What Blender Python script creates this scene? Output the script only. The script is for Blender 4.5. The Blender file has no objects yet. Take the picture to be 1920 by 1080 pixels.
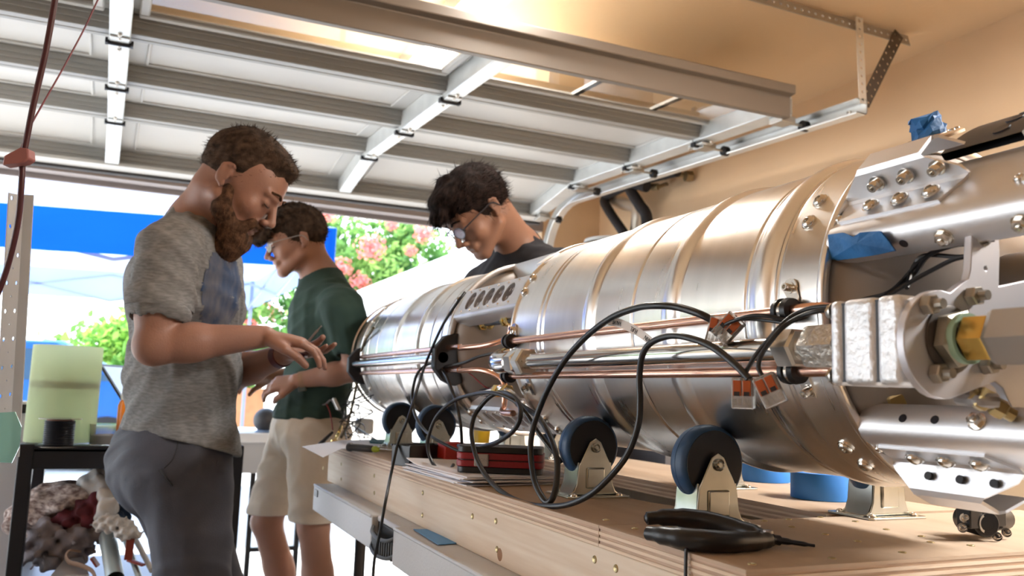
import bpy, math, random
import numpy as np
from mathutils import Vector, Matrix
SC = bpy.context.scene
COL = SC.collection
# ------------------------------------------------ camera: origin = the camera, +Y along the rocket, Z up, floor at FL
F = 1565.0; VPX, VPY, ROLL = 240.0, 716.0, .035
FL = -1.10
def _cam_axes():
    yc = np.array([(VPX-960)/F, (VPY-540)/F, 1.0]); yc /= np.linalg.norm(yc)
    p2 = np.array([(VPX+4000-960)/F, (VPY+4000*ROLL-540)/F, 1.0])
    zc = -np.cross(yc, p2); zc /= np.linalg.norm(zc)
    if zc[1] > 0: zc = -zc
    xc = np.cross(yc, zc)
    return np.array([xc, yc, zc])
CM = _cam_axes()
cam = bpy.data.cameras.new('camera'); co = bpy.data.objects.new('camera', cam); COL.objects.link(co)
cam.sensor_width = 36; cam.lens = 36*F/1920; cam.clip_start = .02; cam.clip_end = 300
R3 = Matrix([[CM[0][0], -CM[0][1], -CM[0][2]], [CM[1][0], -CM[1][1], -CM[1][2]], [CM[2][0], -CM[2][1], -CM[2][2]]])
co.matrix_world = R3.to_4x4()
cam.dof.use_dof = True; cam.dof.focus_distance = 1.2; cam.dof.aperture_fstop = 7.0
SC.camera = co
# ------------------------------------------------ world, sun, exposure
W = bpy.data.worlds.new('world'); SC.world = W; W.use_nodes = True
nt = W.node_tree; bg = nt.nodes['Background']
tc = nt.nodes.new('ShaderNodeTexCoord'); sx = nt.nodes.new('ShaderNodeSeparateXYZ'); cr = nt.nodes.new('ShaderNodeValToRGB')
nt.links.new(tc.outputs['Generated'], sx.inputs[0]); nt.links.new(sx.outputs['Z'], cr.inputs[0]); nt.links.new(cr.outputs[0], bg.inputs[0])
cr.color_ramp.elements[0].position = 0; cr.color_ramp.elements[0].color = (.93, .97, 1.0, 1)
cr.color_ramp.elements[1].position = .5; cr.color_ramp.elements[1].color = (.55, .74, 1.0, 1)
bg.inputs[1].default_value = 3.2
sl = bpy.data.lights.new('sun', 'SUN'); sl.energy = 10.0; sl.angle = .01; sl.color = (1, .97, .93)
so = bpy.data.objects.new('sun', sl); COL.objects.link(so)
so.rotation_euler = Vector((-.55, .25, .80)).to_track_quat('Z', 'Y').to_euler()
SC.view_settings.view_transform = 'Standard'; SC.view_settings.look = 'None'
SC.view_settings.exposure = 0.72; SC.view_settings.gamma = 1.0; SC.view_settings.use_curve_mapping = False
SC.cycles.max_bounces = 9; SC.cycles.diffuse_bounces = 5; SC.cycles.glossy_bounces = 5; SC.cycles.transmission_bounces = 8
SC.cycles.transparent_max_bounces = 12; SC.cycles.sample_clamp_indirect = 6.0; SC.cycles.caustics_reflective = False; SC.cycles.caustics_refractive = False
SC.cycles.use_denoising = True
def area(name, loc, to, size, energy, col=(1, 1, 1), sy=None):
    l = bpy.data.lights.new(name, 'AREA'); l.energy = energy; l.color = col; l.size = size
    if sy: l.shape = 'RECTANGLE'; l.size_y = sy
    o = bpy.data.objects.new(name, l); COL.objects.link(o); o.location = loc
    return o
# ------------------------------------------------ pixel helpers (measuring only: they give real points at a real depth)
def ray(u, v): return CM @ np.array([(u-960)/F, (v-540)/F, 1.0])
def atX(u, v, x): d = ray(u, v); return Vector(d*x/d[0])
def atY(u, v, y): d = ray(u, v); return Vector(d*y/d[1])
def atZ(u, v, z): d = ray(u, v); return Vector(d*z/d[2])
def atD(u, v, D): return Vector(ray(u, v)*D)
# ------------------------------------------------ materials
MATS = {}
def mat(name, col, rough=.5, metal=0.0, var=0.0, vscale=8.0, bump=0.0, bscale=60.0, stretch=(1, 1, 1), spec=None, trans=0.0, alpha=1.0, emit=None, estr=1.0, coat=0.0, sss=0.0, rvar=0.0, aniso=0.0, col2=None, detail=4.0, ior=None):
    if name in MATS: return MATS[name]
    m = bpy.data.materials.new(name); m.use_nodes = True; n = m.node_tree.nodes; L = m.node_tree.links
    b = n['Principled BSDF']; b.inputs['Base Color'].default_value = (*col, 1); b.inputs['Roughness'].default_value = rough; b.inputs['Metallic'].default_value = metal
    if spec is not None: b.inputs['Specular IOR Level'].default_value = spec
    if trans: b.inputs['Transmission Weight'].default_value = trans
    if ior: b.inputs['IOR'].default_value = ior
    if alpha < 1: b.inputs['Alpha'].default_value = alpha
    if coat: b.inputs['Coat Weight'].default_value = coat; b.inputs['Coat Roughness'].default_value = .1
    if aniso: b.inputs['Anisotropic'].default_value = aniso
    if sss: b.inputs['Subsurface Weight'].default_value = sss; b.inputs['Subsurface Radius'].default_value = (.02, .008, .004); b.inputs['Subsurface Scale'].default_value = .6
    if emit: b.inputs['Emission Color'].default_value = (*emit, 1); b.inputs['Emission Strength'].default_value = estr
    if var or bump or rvar or col2:
        t = n.new('ShaderNodeTexCoord'); mp = n.new('ShaderNodeMapping'); mp.inputs['Scale'].default_value = stretch
        L.new(t.outputs['Object'], mp.inputs[0])
        nz = n.new('ShaderNodeTexNoise'); nz.inputs['Scale'].default_value = vscale; nz.inputs['Detail'].default_value = detail; L.new(mp.outputs[0], nz.inputs['Vector'])
        if var or col2:
            r = n.new('ShaderNodeValToRGB'); e = r.color_ramp.elements
            a = col2 or tuple(max(0, c*(1-var)) for c in col)
            c2 = col if col2 else tuple(min(1, c*(1+var)) for c in col)
            e[0].color = (*a, 1); e[1].color = (*c2, 1); e[0].position = .35; e[1].position = .65
            L.new(nz.outputs['Fac'], r.inputs[0]); L.new(r.outputs[0], b.inputs['Base Color'])
        if rvar:
            mr = n.new('ShaderNodeMapRange'); mr.inputs['To Min'].default_value = max(.02, rough-rvar); mr.inputs['To Max'].default_value = rough+rvar
            L.new(nz.outputs['Fac'], mr.inputs[0]); L.new(mr.outputs[0], b.inputs['Roughness'])
        if bump:
            nb = n.new('ShaderNodeTexNoise'); nb.inputs['Scale'].default_value = bscale; nb.inputs['Detail'].default_value = 3; L.new(mp.outputs[0], nb.inputs['Vector'])
            bp = n.new('ShaderNodeBump'); bp.inputs['Strength'].default_value = bump; bp.inputs['Distance'].default_value = .004
            L.new(nb.outputs['Fac'], bp.inputs['Height']); L.new(bp.outputs[0], b.inputs['Normal'])
    MATS[name] = m; return m
steel = mat('brushed_steel', (.92, .895, .865), .28, 1, var=.03, vscale=5, rvar=.02, stretch=(1, 6, 1))
steel_bright = mat('bright_steel', (.74, .71, .67), .16, 1)
steel_dull = mat('bulkhead_steel', (.33, .30, .28), .5, 1, var=.1, vscale=6)
alu = mat('satin_aluminium', (.77, .77, .79), .42, .85, var=.04, vscale=10, bump=.05, bscale=300)
alu_cast = mat('cast_aluminium', (.74, .74, .75), .5, .8, var=.08, vscale=30, bump=.5, bscale=140)
alu_plate = mat('plate_aluminium', (.62, .61, .64), .48, .75)
screw_m = mat('screw_steel', (.72, .68, .62), .18, 1)
copper = mat('copper', (.86, .52, .40), .24, 1)
brass = mat('brass', (.80, .62, .26), .25, 1, var=.1, vscale=30)
zinc = mat('galvanised_zinc', (.50, .51, .47), .24, 1, var=.2, vscale=9, rvar=.08)
navy = mat('navy_rubber', (.03, .085, .19), .42, 0, spec=.5)
blackp = mat('black_plastic', (.010, .010, .012), .38)
cable_m = mat('cable_sheath', (.010, .010, .012), .34)
wood = None
darkm = mat('black_metal', (.012, .012, .018), .45)
white_p = mat('white_plastic', (.82, .82, .82), .4)
grey_p = mat('grey_resin', (.56, .57, .59), .42, bump=.15, bscale=200)
tape_b = mat('painters_tape', (.03, .17, .45), .6, var=.25, vscale=30, bump=.6, bscale=60)
paper_m = mat('paper', (.84, .85, .92), .75)
# ------------------------------------------------ mesh builder
class MB:
    def __init__(s): s.v = []; s.f = []; s.m = []
    def add(s, vs, fs, mi=0):
        o = len(s.v); s.v += [tuple(map(float, v)) for v in vs]; s.f += [tuple(o+i for i in f) for f in fs]; s.m += [mi]*len(fs); return s
    def box(s, lo, hi, mi=0, M=None):
        x0, y0, z0 = lo; x1, y1, z1 = hi
        vs = [(x0, y0, z0), (x1, y0, z0), (x1, y1, z0), (x0, y1, z0), (x0, y0, z1), (x1, y0, z1), (x1, y1, z1), (x0, y1, z1)]
        if M is not None: vs = [M @ Vector(v) for v in vs]
        return s.add(vs, [(0, 3, 2, 1), (4, 5, 6, 7), (0, 1, 5, 4), (1, 2, 6, 5), (2, 3, 7, 6), (3, 0, 4, 7)], mi)
    def bar(s, p, q, w, h, up=(0, 0, 1), mi=0):
        p = Vector(p); q = Vector(q); M = frame(p, q-p, up); return s.box((0, -w/2, -h/2), ((q-p).length, w/2, h/2), mi, M)
    def cyl(s, p, q, r, r2=None, n=16, mi=0, caps=True):
        p = Vector(p); q = Vector(q); r2 = r if r2 is None else r2; M = frame(p, q-p); L = (q-p).length
        vs = []; fs = []
        for i in range(n):
            a = 2*math.pi*i/n; c, d = math.cos(a), math.sin(a)
            vs += [M @ Vector((0, r*c, r*d)), M @ Vector((L, r2*c, r2*d))]
        for i in range(n):
            j = (i+1) % n; fs.append((2*i, 2*j, 2*j+1, 2*i+1))
        if caps: fs += [tuple(2*i for i in range(n))[::-1], tuple(2*i+1 for i in range(n))]
        return s.add(vs, fs, mi)
    def lathe(s, prof, o, ax, n=24, mi=0, a0=0.0, a1=360.0, up=(0, 0, 1), cap=False):
        """prof: (distance along the axis, radius)"""
        M = frame(Vector(o), Vector(ax), up); full = abs(a1-a0) >= 359.9; k = n if full else n+1
        vs = []; fs = []; P = len(prof)
        for i in range(k):
            a = math.radians(a0+(a1-a0)*i/n); c, d = math.cos(a), math.sin(a)
            vs += [M @ Vector((x, r*c, r*d)) for x, r in prof]
        for i in range(n):
            j = (i+1) % k if full else i+1
            for t in range(P-1): fs.append((i*P+t, j*P+t, j*P+t+1, i*P+t+1))
        if cap and full: fs += [tuple(i*P for i in range(n))[::-1], tuple(i*P+P-1 for i in range(n))]
        return s.add(vs, fs, mi)
    def tube(s, pts, r, n=8, mi=0, sub=6, flat=1.0):
        P = smooth(pts, sub) if sub else [Vector(p) for p in pts]
        vs = []; fs = []; N = len(P); up = Vector((0, 0, 1)); T0 = None
        for i, p in enumerate(P):
            t = (P[min(i+1, N-1)]-P[max(i-1, 0)]).normalized()
            if T0 is None:
                a = t.cross(up if abs(t.z) < .9 else Vector((1, 0, 0))).normalized()
            else: a = (a-t*a.dot(t)).normalized()
            T0 = t; b = t.cross(a); rr = r[min(i*len(r)//N, len(r)-1)] if isinstance(r, (list, tuple)) else r
            for k in range(n):
                an = 2*math.pi*k/n; vs.append(p+a*math.cos(an)*rr+b*math.sin(an)*rr*flat)
        for i in range(N-1):
            for k in range(n):
                j = (k+1) % n; fs.append((i*n+k, i*n+j, (i+1)*n+j, (i+1)*n+k))
        fs += [tuple(range(n))[::-1], tuple((N-1)*n+k for k in range(n))]
        return s.add(vs, fs, mi)
    def prism(s, poly, M, th, mi=0, holes=()):
        """poly in the plane xy of M, extruded along z by th; holes: lists of points (bridged)"""
        import mathutils
        rings = [poly]+[list(h) for h in holes]
        tri = mathutils.geometry.tessellate_polygon([[Vector((x, y, 0)) for x, y in r] for r in rings])
        flat = [p for r in rings for p in r]; n = len(flat)
        vs = [M @ Vector((x, y, 0)) for x, y in flat]+[M @ Vector((x, y, th)) for x, y in flat]
        fs = []
        def area2(t): a, b, c = [flat[i] for i in t]; return (b[0]-a[0])*(c[1]-a[1])-(c[0]-a[0])*(b[1]-a[1])
        for t in tri:
            t = tuple(t) if area2(t) > 0 else tuple(reversed(t))
            fs += [tuple(reversed(t)), tuple(i+n for i in t)]
        o = 0
        for ri, r in enumerate(rings):
            k = len(r); A = sum(r[i][0]*r[(i+1) % k][1]-r[(i+1) % k][0]*r[i][1] for i in range(k))
            inv = (A < 0) != (ri > 0)
            for i in range(k):
                j = (i+1) % k; q = (o+i, o+j, o+j+n, o+i+n); fs.append(q[::-1] if inv else q)
            o += k
        if (M.to_3x3().determinant() < 0) != (th < 0): fs = [f[::-1] for f in fs]
        return s.add(vs, fs, mi)
    def strip(s, prof, y0, y1, th, M, mi=0):
        """bent sheet: prof (x,z) polyline, thickness th, swept along y; y0/y1 may be lists per profile point"""
        n = len(prof); P = [Vector((p[0], p[1])) for p in prof]; off = []
        for i in range(n):
            a = P[max(i-1, 0)]; b = P[min(i+1, n-1)]; t = (b-a).normalized(); off.append(P[i]+Vector((-t.y, t.x))*th)
        g = lambda y, i: y[i] if isinstance(y, (list, tuple)) else y
        vs = []
        for i in range(n):
            for (q, y) in ((P[i], y0), (P[i], y1), (off[i], y1), (off[i], y0)): vs.append(M @ Vector((q.x, g(y, i), q.y)))
        fs = []
        for i in range(n-1):
            for k in range(4): a = i*4+k; b = i*4+(k+1) % 4; fs.append((a, b, b+4, a+4))
        fs += [(3, 2, 1, 0), ((n-1)*4, (n-1)*4+1, (n-1)*4+2, (n-1)*4+3)]
        return s.add(vs, fs, mi)
    def build(s, name, mats, parent=None, smooth_a=35, origin=None, bev=0, seg=2):
        me = bpy.data.meshes.new(name)
        if parent is not None: org = Vector(parent['_o'])
        elif origin is not None: org = Vector(origin)
        else:
            xs = [v[0] for v in s.v]; ys = [v[1] for v in s.v]; zs = [v[2] for v in s.v]
            org = Vector(((min(xs)+max(xs))/2, (min(ys)+max(ys))/2, min(zs)))
        me.from_pydata([(v[0]-org.x, v[1]-org.y, v[2]-org.z) for v in s.v], [], s.f)
        ms = mats if isinstance(mats, (list, tuple)) else [mats]
        for m in ms: me.materials.append(m)
        if len(ms) > 1: me.polygons.foreach_set('material_index', s.m)
        if smooth_a:
            me.shade_smooth(); me.set_sharp_from_angle(angle=math.radians(smooth_a))
        me.validate(); me.update()
        o = bpy.data.objects.new(name, me); COL.objects.link(o)
        o['_o'] = tuple(org)
        if parent is not None: o.parent = parent
        else: o.location = org
        if bev:
            b = o.modifiers.new('bevel', 'BEVEL'); b.width = bev; b.segments = seg; b.limit_method = 'ANGLE'; b.angle_limit = math.radians(40)
        return o
def frame(p, x, up=(0, 0, 1)):
    """matrix with its x axis along x, z near up"""
    x = Vector(x).normalized(); up = Vector(up)
    if abs(x.dot(up.normalized())) > .98: up = Vector((0, 1, 0)) if abs(x.y) < .9 else Vector((1, 0, 0))
    y = up.cross(x).normalized(); z = x.cross(y)
    return Matrix(((x.x, y.x, z.x, p[0]), (x.y, y.y, z.y, p[1]), (x.z, y.z, z.z, p[2]), (0, 0, 0, 1)))
def smooth(pts, sub=6):
    P = [Vector(p) for p in pts]
    if len(P) < 3: return P
    out = []
    for i in range(len(P)-1):
        a, b, c, d = P[max(i-1, 0)], P[i], P[i+1], P[min(i+2, len(P)-1)]
        for k in range(sub):
            t = k/sub; out.append(.5*((2*b)+(c-a)*t+(2*a-5*b+4*c-d)*t*t+(3*b-a-3*c+d)*t**3))
    return out+[P[-1]]
def circ(cx, cy, r, n=12, a0=0): return [(cx+r*math.cos(2*math.pi*i/n+a0), cy+r*math.sin(2*math.pi*i/n+a0)) for i in range(n)]
def tag(o, label=None, cat=None, group=None, kind=None):
    if label: o['label'] = label
    if cat: o['category'] = cat
    if group: o['group'] = group
    if kind: o['kind'] = kind
    return o
def thing(name, label, cat, loc, group=None):
    o = bpy.data.objects.new(name, None); COL.objects.link(o); o.location = loc; o['_o'] = tuple(loc); o.empty_display_size = .05
    return tag(o, label, cat, group)
def struct(o): o['kind'] = 'structure'; return o
# shared screws: dome-headed and socket-headed, x axis = outward
def screw_mesh(r=.0085, h=.0055, socket=True):
    b = MB(); R = r
    prof = [(-.001, R*1.15), (.001, R*1.15), (.001, R)]+[(.001+h*math.sin(a), R*math.cos(a)) for a in (0.3, .6, .9, 1.1)]+[(h*1.0, R*.38), (h*.45, R*.36), (h*.45, 0.0)]
    b.lathe(prof, (0, 0, 0), (1, 0, 0), n=18); return mesh_only(b, 'dome_screw', screw_m)
def cap_mesh(r=.0065, h=.012):
    b = MB(); b.lathe([(-.001, r*1.5), (.0012, r*1.5), (.0012, r), (h-.001, r), (h, r*.9), (h, r*.55), (h*.5, r*.5), (h*.5, 0)], (0, 0, 0), (1, 0, 0), n=18)
    return mesh_only(b, 'cap_screw', screw_m)
def hex_mesh(r=.008, h=.007):
    b = MB(); b.lathe([(-.001, r*1.25), (.001, r*1.25), (.001, r*.9)], (0, 0, 0), (1, 0, 0), n=18); b.lathe([(.001, r), (h, r), (h+.0006, r*.85), (h+.0006, r*.45), (h+.004, r*.42), (h+.0045, 0)], (0, 0, 0), (1, 0, 0), n=6)
    return mesh_only(b, 'hex_nut', screw_m)
def mesh_only(b, name, m):
    me = bpy.data.meshes.new(name); me.from_pydata(b.v, [], b.f); me.materials.append(m); me.shade_smooth(); me.set_sharp_from_angle(angle=math.radians(35)); return me
SCREW = screw_mesh(); SCREW_S = screw_mesh(.006, .004); CAP = cap_mesh(); HEXN = hex_mesh()
def put(me, name, pos, nrm, parent, s=1.0):
    o = bpy.data.objects.new(name, me); COL.objects.link(o); o.parent = parent
    M = frame(Vector(pos)-Vector(parent['_o']), nrm); o.matrix_local = M @ Matrix.Scale(s, 4); return o
# ------------------------------------------------ smooth-union bodies meshed as one continuous surface
def _surfnets(Fv, org, h):
    S = Fv < 0; nx, ny, nz = Fv.shape
    off = [(a, b, c) for a in (0, 1) for b in (0, 1) for c in (0, 1)]
    cnt = np.zeros((nx-1, ny-1, nz-1), np.uint8)
    for a, b, c in off: cnt += S[a:nx-1+a, b:ny-1+b, c:nz-1+c]
    act = (cnt > 0) & (cnt < 8); ci = np.argwhere(act); ids = np.full(act.shape, -1, np.int64); ids[act] = np.arange(len(ci))
    pos = np.zeros((len(ci), 3)); k = np.zeros(len(ci))
    for a in range(3):
        o1, o2 = [x for x in range(3) if x != a]
        for u in (0, 1):
            for v in (0, 1):
                d0 = np.zeros(3, int); d0[o1] = u; d0[o2] = v; d1 = d0.copy(); d1[a] = 1
                p0 = ci+d0; p1 = ci+d1; f0 = Fv[p0[:, 0], p0[:, 1], p0[:, 2]]; f1 = Fv[p1[:, 0], p1[:, 1], p1[:, 2]]
                c = (f0 < 0) != (f1 < 0); t = np.where(c, f0/np.where(c, f0-f1, 1), 0); q = np.tile(d0.astype(float), (len(ci), 1)); q[:, a] = t
                pos += q*c[:, None]; k += c
    V = np.array(org)+h*(ci+pos/k[:, None]); faces = []
    for a in range(3):
        b, c = (a+1) % 3, (a+2) % 3
        sl0 = [slice(None)]*3; sl1 = [slice(None)]*3; sl0[a] = slice(0, -1); sl1[a] = slice(1, None)
        e = np.argwhere(S[tuple(sl0)] != S[tuple(sl1)]); e = e[(e[:, b] > 0) & (e[:, c] > 0) & (e[:, b] < Fv.shape[b]-1) & (e[:, c] < Fv.shape[c]-1)]
        ins = S[e[:, 0], e[:, 1], e[:, 2]]
        def I(db, dc):
            q = e.copy(); q[:, b] -= db; q[:, c] -= dc; return ids[q[:, 0], q[:, 1], q[:, 2]]
        Q = np.stack([I(1, 1), I(0, 1), I(0, 0), I(1, 0)], 1); Q = np.where(ins[:, None], Q, Q[:, ::-1]); faces.append(Q)
    return V, np.concatenate(faces)
def _dist(p, X, Y, Z):
    t = p[0]
    if t == 'cap':
        a, b, r1, r2 = Vector(p[1]), Vector(p[2]), p[3], p[4]; d = b-a; L2 = max(d.length_squared, 1e-9)
        s = np.clip(((X-a.x)*d.x+(Y-a.y)*d.y+(Z-a.z)*d.z)/L2, 0, 1)
        return np.sqrt((X-a.x-s*d.x)**2+(Y-a.y-s*d.y)**2+(Z-a.z-s*d.z)**2)-(r1+(r2-r1)*s)
    if t == 'ell':
        c, r, B = Vector(p[1]), p[2], p[3]
        U = [X-c.x, Y-c.y, Z-c.z]
        if B is not None: U = [U[0]*v[0]+U[1]*v[1]+U[2]*v[2] for v in B]
        k0 = np.sqrt((U[0]/r[0])**2+(U[1]/r[1])**2+(U[2]/r[2])**2)+1e-9; k1 = np.sqrt((U[0]/r[0]**2)**2+(U[1]/r[1]**2)**2+(U[2]/r[2]**2)**2)+1e-9
        return k0*(k0-1)/k1
def _bb(p):
    if p[0] == 'cap': a, b = np.array(p[1]), np.array(p[2]); r = max(p[3], p[4]); return np.minimum(a, b)-r, np.maximum(a, b)+r
    r = max(p[2]); c = np.array(p[1]); return c-r, c+r
def sdf_mesh(name, prims, h, k, m, parent, cuts=(), subs=(), disp=None, ksub=.008, planes=(), pad=.03, keep=None, smooth_it=0):
    lo = np.min([_bb(p)[0] for p in prims], 0)-pad; hi = np.max([_bb(p)[1] for p in prims], 0)+pad
    n = np.ceil((hi-lo)/h).astype(int)+1; Fv = np.full(n, 1.0, np.float32)
    ax = [lo[i]+h*np.arange(n[i]) for i in range(3)]
    def region(p, ex):
        a, b = _bb(p); i0 = np.maximum(0, ((a-ex-lo)/h).astype(int)); i1 = np.minimum(n, ((b+ex-lo)/h).astype(int)+2)
        sl = tuple(slice(i0[i], i1[i]) for i in range(3)); g = np.meshgrid(*[ax[i][sl[i]] for i in range(3)], indexing='ij', sparse=True); return sl, g
    for p in prims:
        kk = p[5] if p[0] == 'cap' and len(p) > 5 else (p[4] if p[0] == 'ell' and len(p) > 4 else k)
        sl, g = region(p, kk+.012)
        if any(s.stop <= s.start for s in sl): continue
        d = _dist(p, *g); f = Fv[sl]; hh = np.clip(.5+.5*(f-d)/kk, 0, 1); Fv[sl] = np.where(np.abs(f-d) < kk, f*(1-hh)+d*hh-kk*hh*(1-hh), np.minimum(f, d))
    g = np.meshgrid(*ax, indexing='ij', sparse=True)
    if disp is not None: Fv = Fv-disp(*g).astype(np.float32)
    for p in subs:
        sl, gg = region(p, .02)
        if any(s.stop <= s.start for s in sl): continue
        d = -_dist(p, *gg); f = Fv[sl]; hh = np.clip(.5-.5*(f-d)/ksub, 0, 1); Fv[sl] = f*(1-hh)+d*hh+ksub*hh*(1-hh)
    for (pt, nr) in planes:     # keep the side the normal points away from
        Fv = np.maximum(Fv, ((g[0]-pt[0])*nr[0]+(g[1]-pt[1])*nr[1]+(g[2]-pt[2])*nr[2]).astype(np.float32))
    if keep is not None: Fv = np.maximum(Fv, keep(*g).astype(np.float32))
    V, Q = _surfnets(Fv.astype(np.float64), lo, h)
    if smooth_it:
        for _ in range(smooth_it):
            acc = np.zeros_like(V); c = np.zeros(len(V))
            for i in range(4):
                np.add.at(acc, Q[:, i], V[Q[:, (i+1) % 4]]); np.add.at(acc, Q[:, i], V[Q[:, (i+3) % 4]]); np.add.at(c, Q[:, i], 2)
            V = V*.4+.6*acc/np.maximum(c, 1)[:, None]
    org = Vector(parent['_o']) if parent is not None else Vector(((V[:, 0].min()+V[:, 0].max())/2, (V[:, 1].min()+V[:, 1].max())/2, V[:, 2].min()))
    V = V-np.array(org); me = bpy.data.meshes.new(name); me.vertices.add(len(V)); me.vertices.foreach_set('co', V.astype(np.float32).ravel())
    me.loops.add(len(Q)*4); me.loops.foreach_set('vertex_index', Q.astype(np.int32).ravel()); me.polygons.add(len(Q)); me.polygons.foreach_set('loop_start', np.arange(0, len(Q)*4, 4, dtype=np.int32)); me.polygons.foreach_set('loop_total', np.full(len(Q), 4, np.int32))
    me.materials.append(m); me.update(calc_edges=True); me.validate(); me.shade_smooth()
    o = bpy.data.objects.new(name, me); COL.objects.link(o); o['_o'] = tuple(org)
    if parent is not None: o.parent = parent
    else: o.location = org
    return o
# ================================================= THE ROOM
CZ = 1.46; WR = 2.86; WL = -3.3; YF = 4.9; YB = -4.6
paint = mat('tan_wall_paint', (.70, .50, .31), .75, var=.03, vscale=1.2, bump=.25, bscale=45)
ceil_m = mat('tan_ceiling_paint', (.72, .52, .32), .8, var=.03, vscale=1.0, bump=.25, bscale=45)
conc = mat('garage_concrete', (.36, .34, .31), .55, var=.12, vscale=2.5, bump=.15, bscale=60)
drive = mat('driveway_concrete', (.60, .58, .54), .8, var=.06, vscale=1.5, bump=.2, bscale=50)
area('ceiling_lamp_main', (1.04, 2.8, 1.380), (1.04, 2.75, 0), .12, 36, (1, .97, .92), 1.2)
area('ceiling_lamp_rear', (2.30, -.1, 1.380), (.3, -.9, 0), .3, 90, (1, .98, .95), 1.3)
area('ceiling_lamp_left', (-1.9, -2.2, 1.385), (-1.9, .7, 0), .3, 6, (1, .95, .88), 1.3)
struct(MB().box((WL-.2, YB-.2, FL-.1), (WR+.2, YF+.25, FL)).build('floor', conc))
struct(MB().box((WL-.2, YB-.2, CZ), (WR+.2, YF+.25, CZ+.1)).build('ceiling', ceil_m))
struct(MB().box((WR, YB-.2, FL), (WR+.15, YF+.25, CZ)).build('wall_right', paint))
b = MB(); b.box((WL-.15, YB-.2, FL), (WL, 1.9, CZ)); b.box((WL-.15, 4.8, FL), (WL, YF+.25, CZ)); b.box((WL-.15, 1.9, 1.05), (WL, 4.8, CZ))
struct(b.build('wall_left', paint))      # the left wall has a wide open side door (it lights the men's backs and the tank)
struct(MB().box((-40, -12, FL-.12), (WL-.15, YF+.24, FL-.02)).build('side_yard', drive))
struct(MB().box((WL, YB-.15, FL), (WR, YB, CZ)).build('wall_back', mat('back_wall_dimmed', (.30, .23, .16), .8)))  # wall colour darkened so the tank mirrors a dim rear
HZ = 1.085
b = MB(); b.box((2.42, YF, FL), (WR, YF+.2, CZ)); b.box((WL, YF, FL), (-2.56, YF+.2, CZ)); b.box((-2.56, YF, HZ+.03), (2.42, YF+.2, CZ))
struct(b.build('wall_front', paint))
trim_m = mat('door_trim_paint', (.30, .26, .25), .6)
b = MB(); b.box((-2.56, YF-.012, HZ), (2.42, YF+.21, HZ+.03)); b.box((-2.56, YF-.018, HZ-.004), (2.42, YF, HZ+.075)); b.box((-2.56, YF+.1, HZ-.03), (2.42, YF+.13, HZ))
struct(b.build('trim_1', trim_m, bev=.004))
struct(MB().box((-40, YF+.25, FL-.12), (40, 60, FL-.02)).build('driveway', drive))
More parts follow.
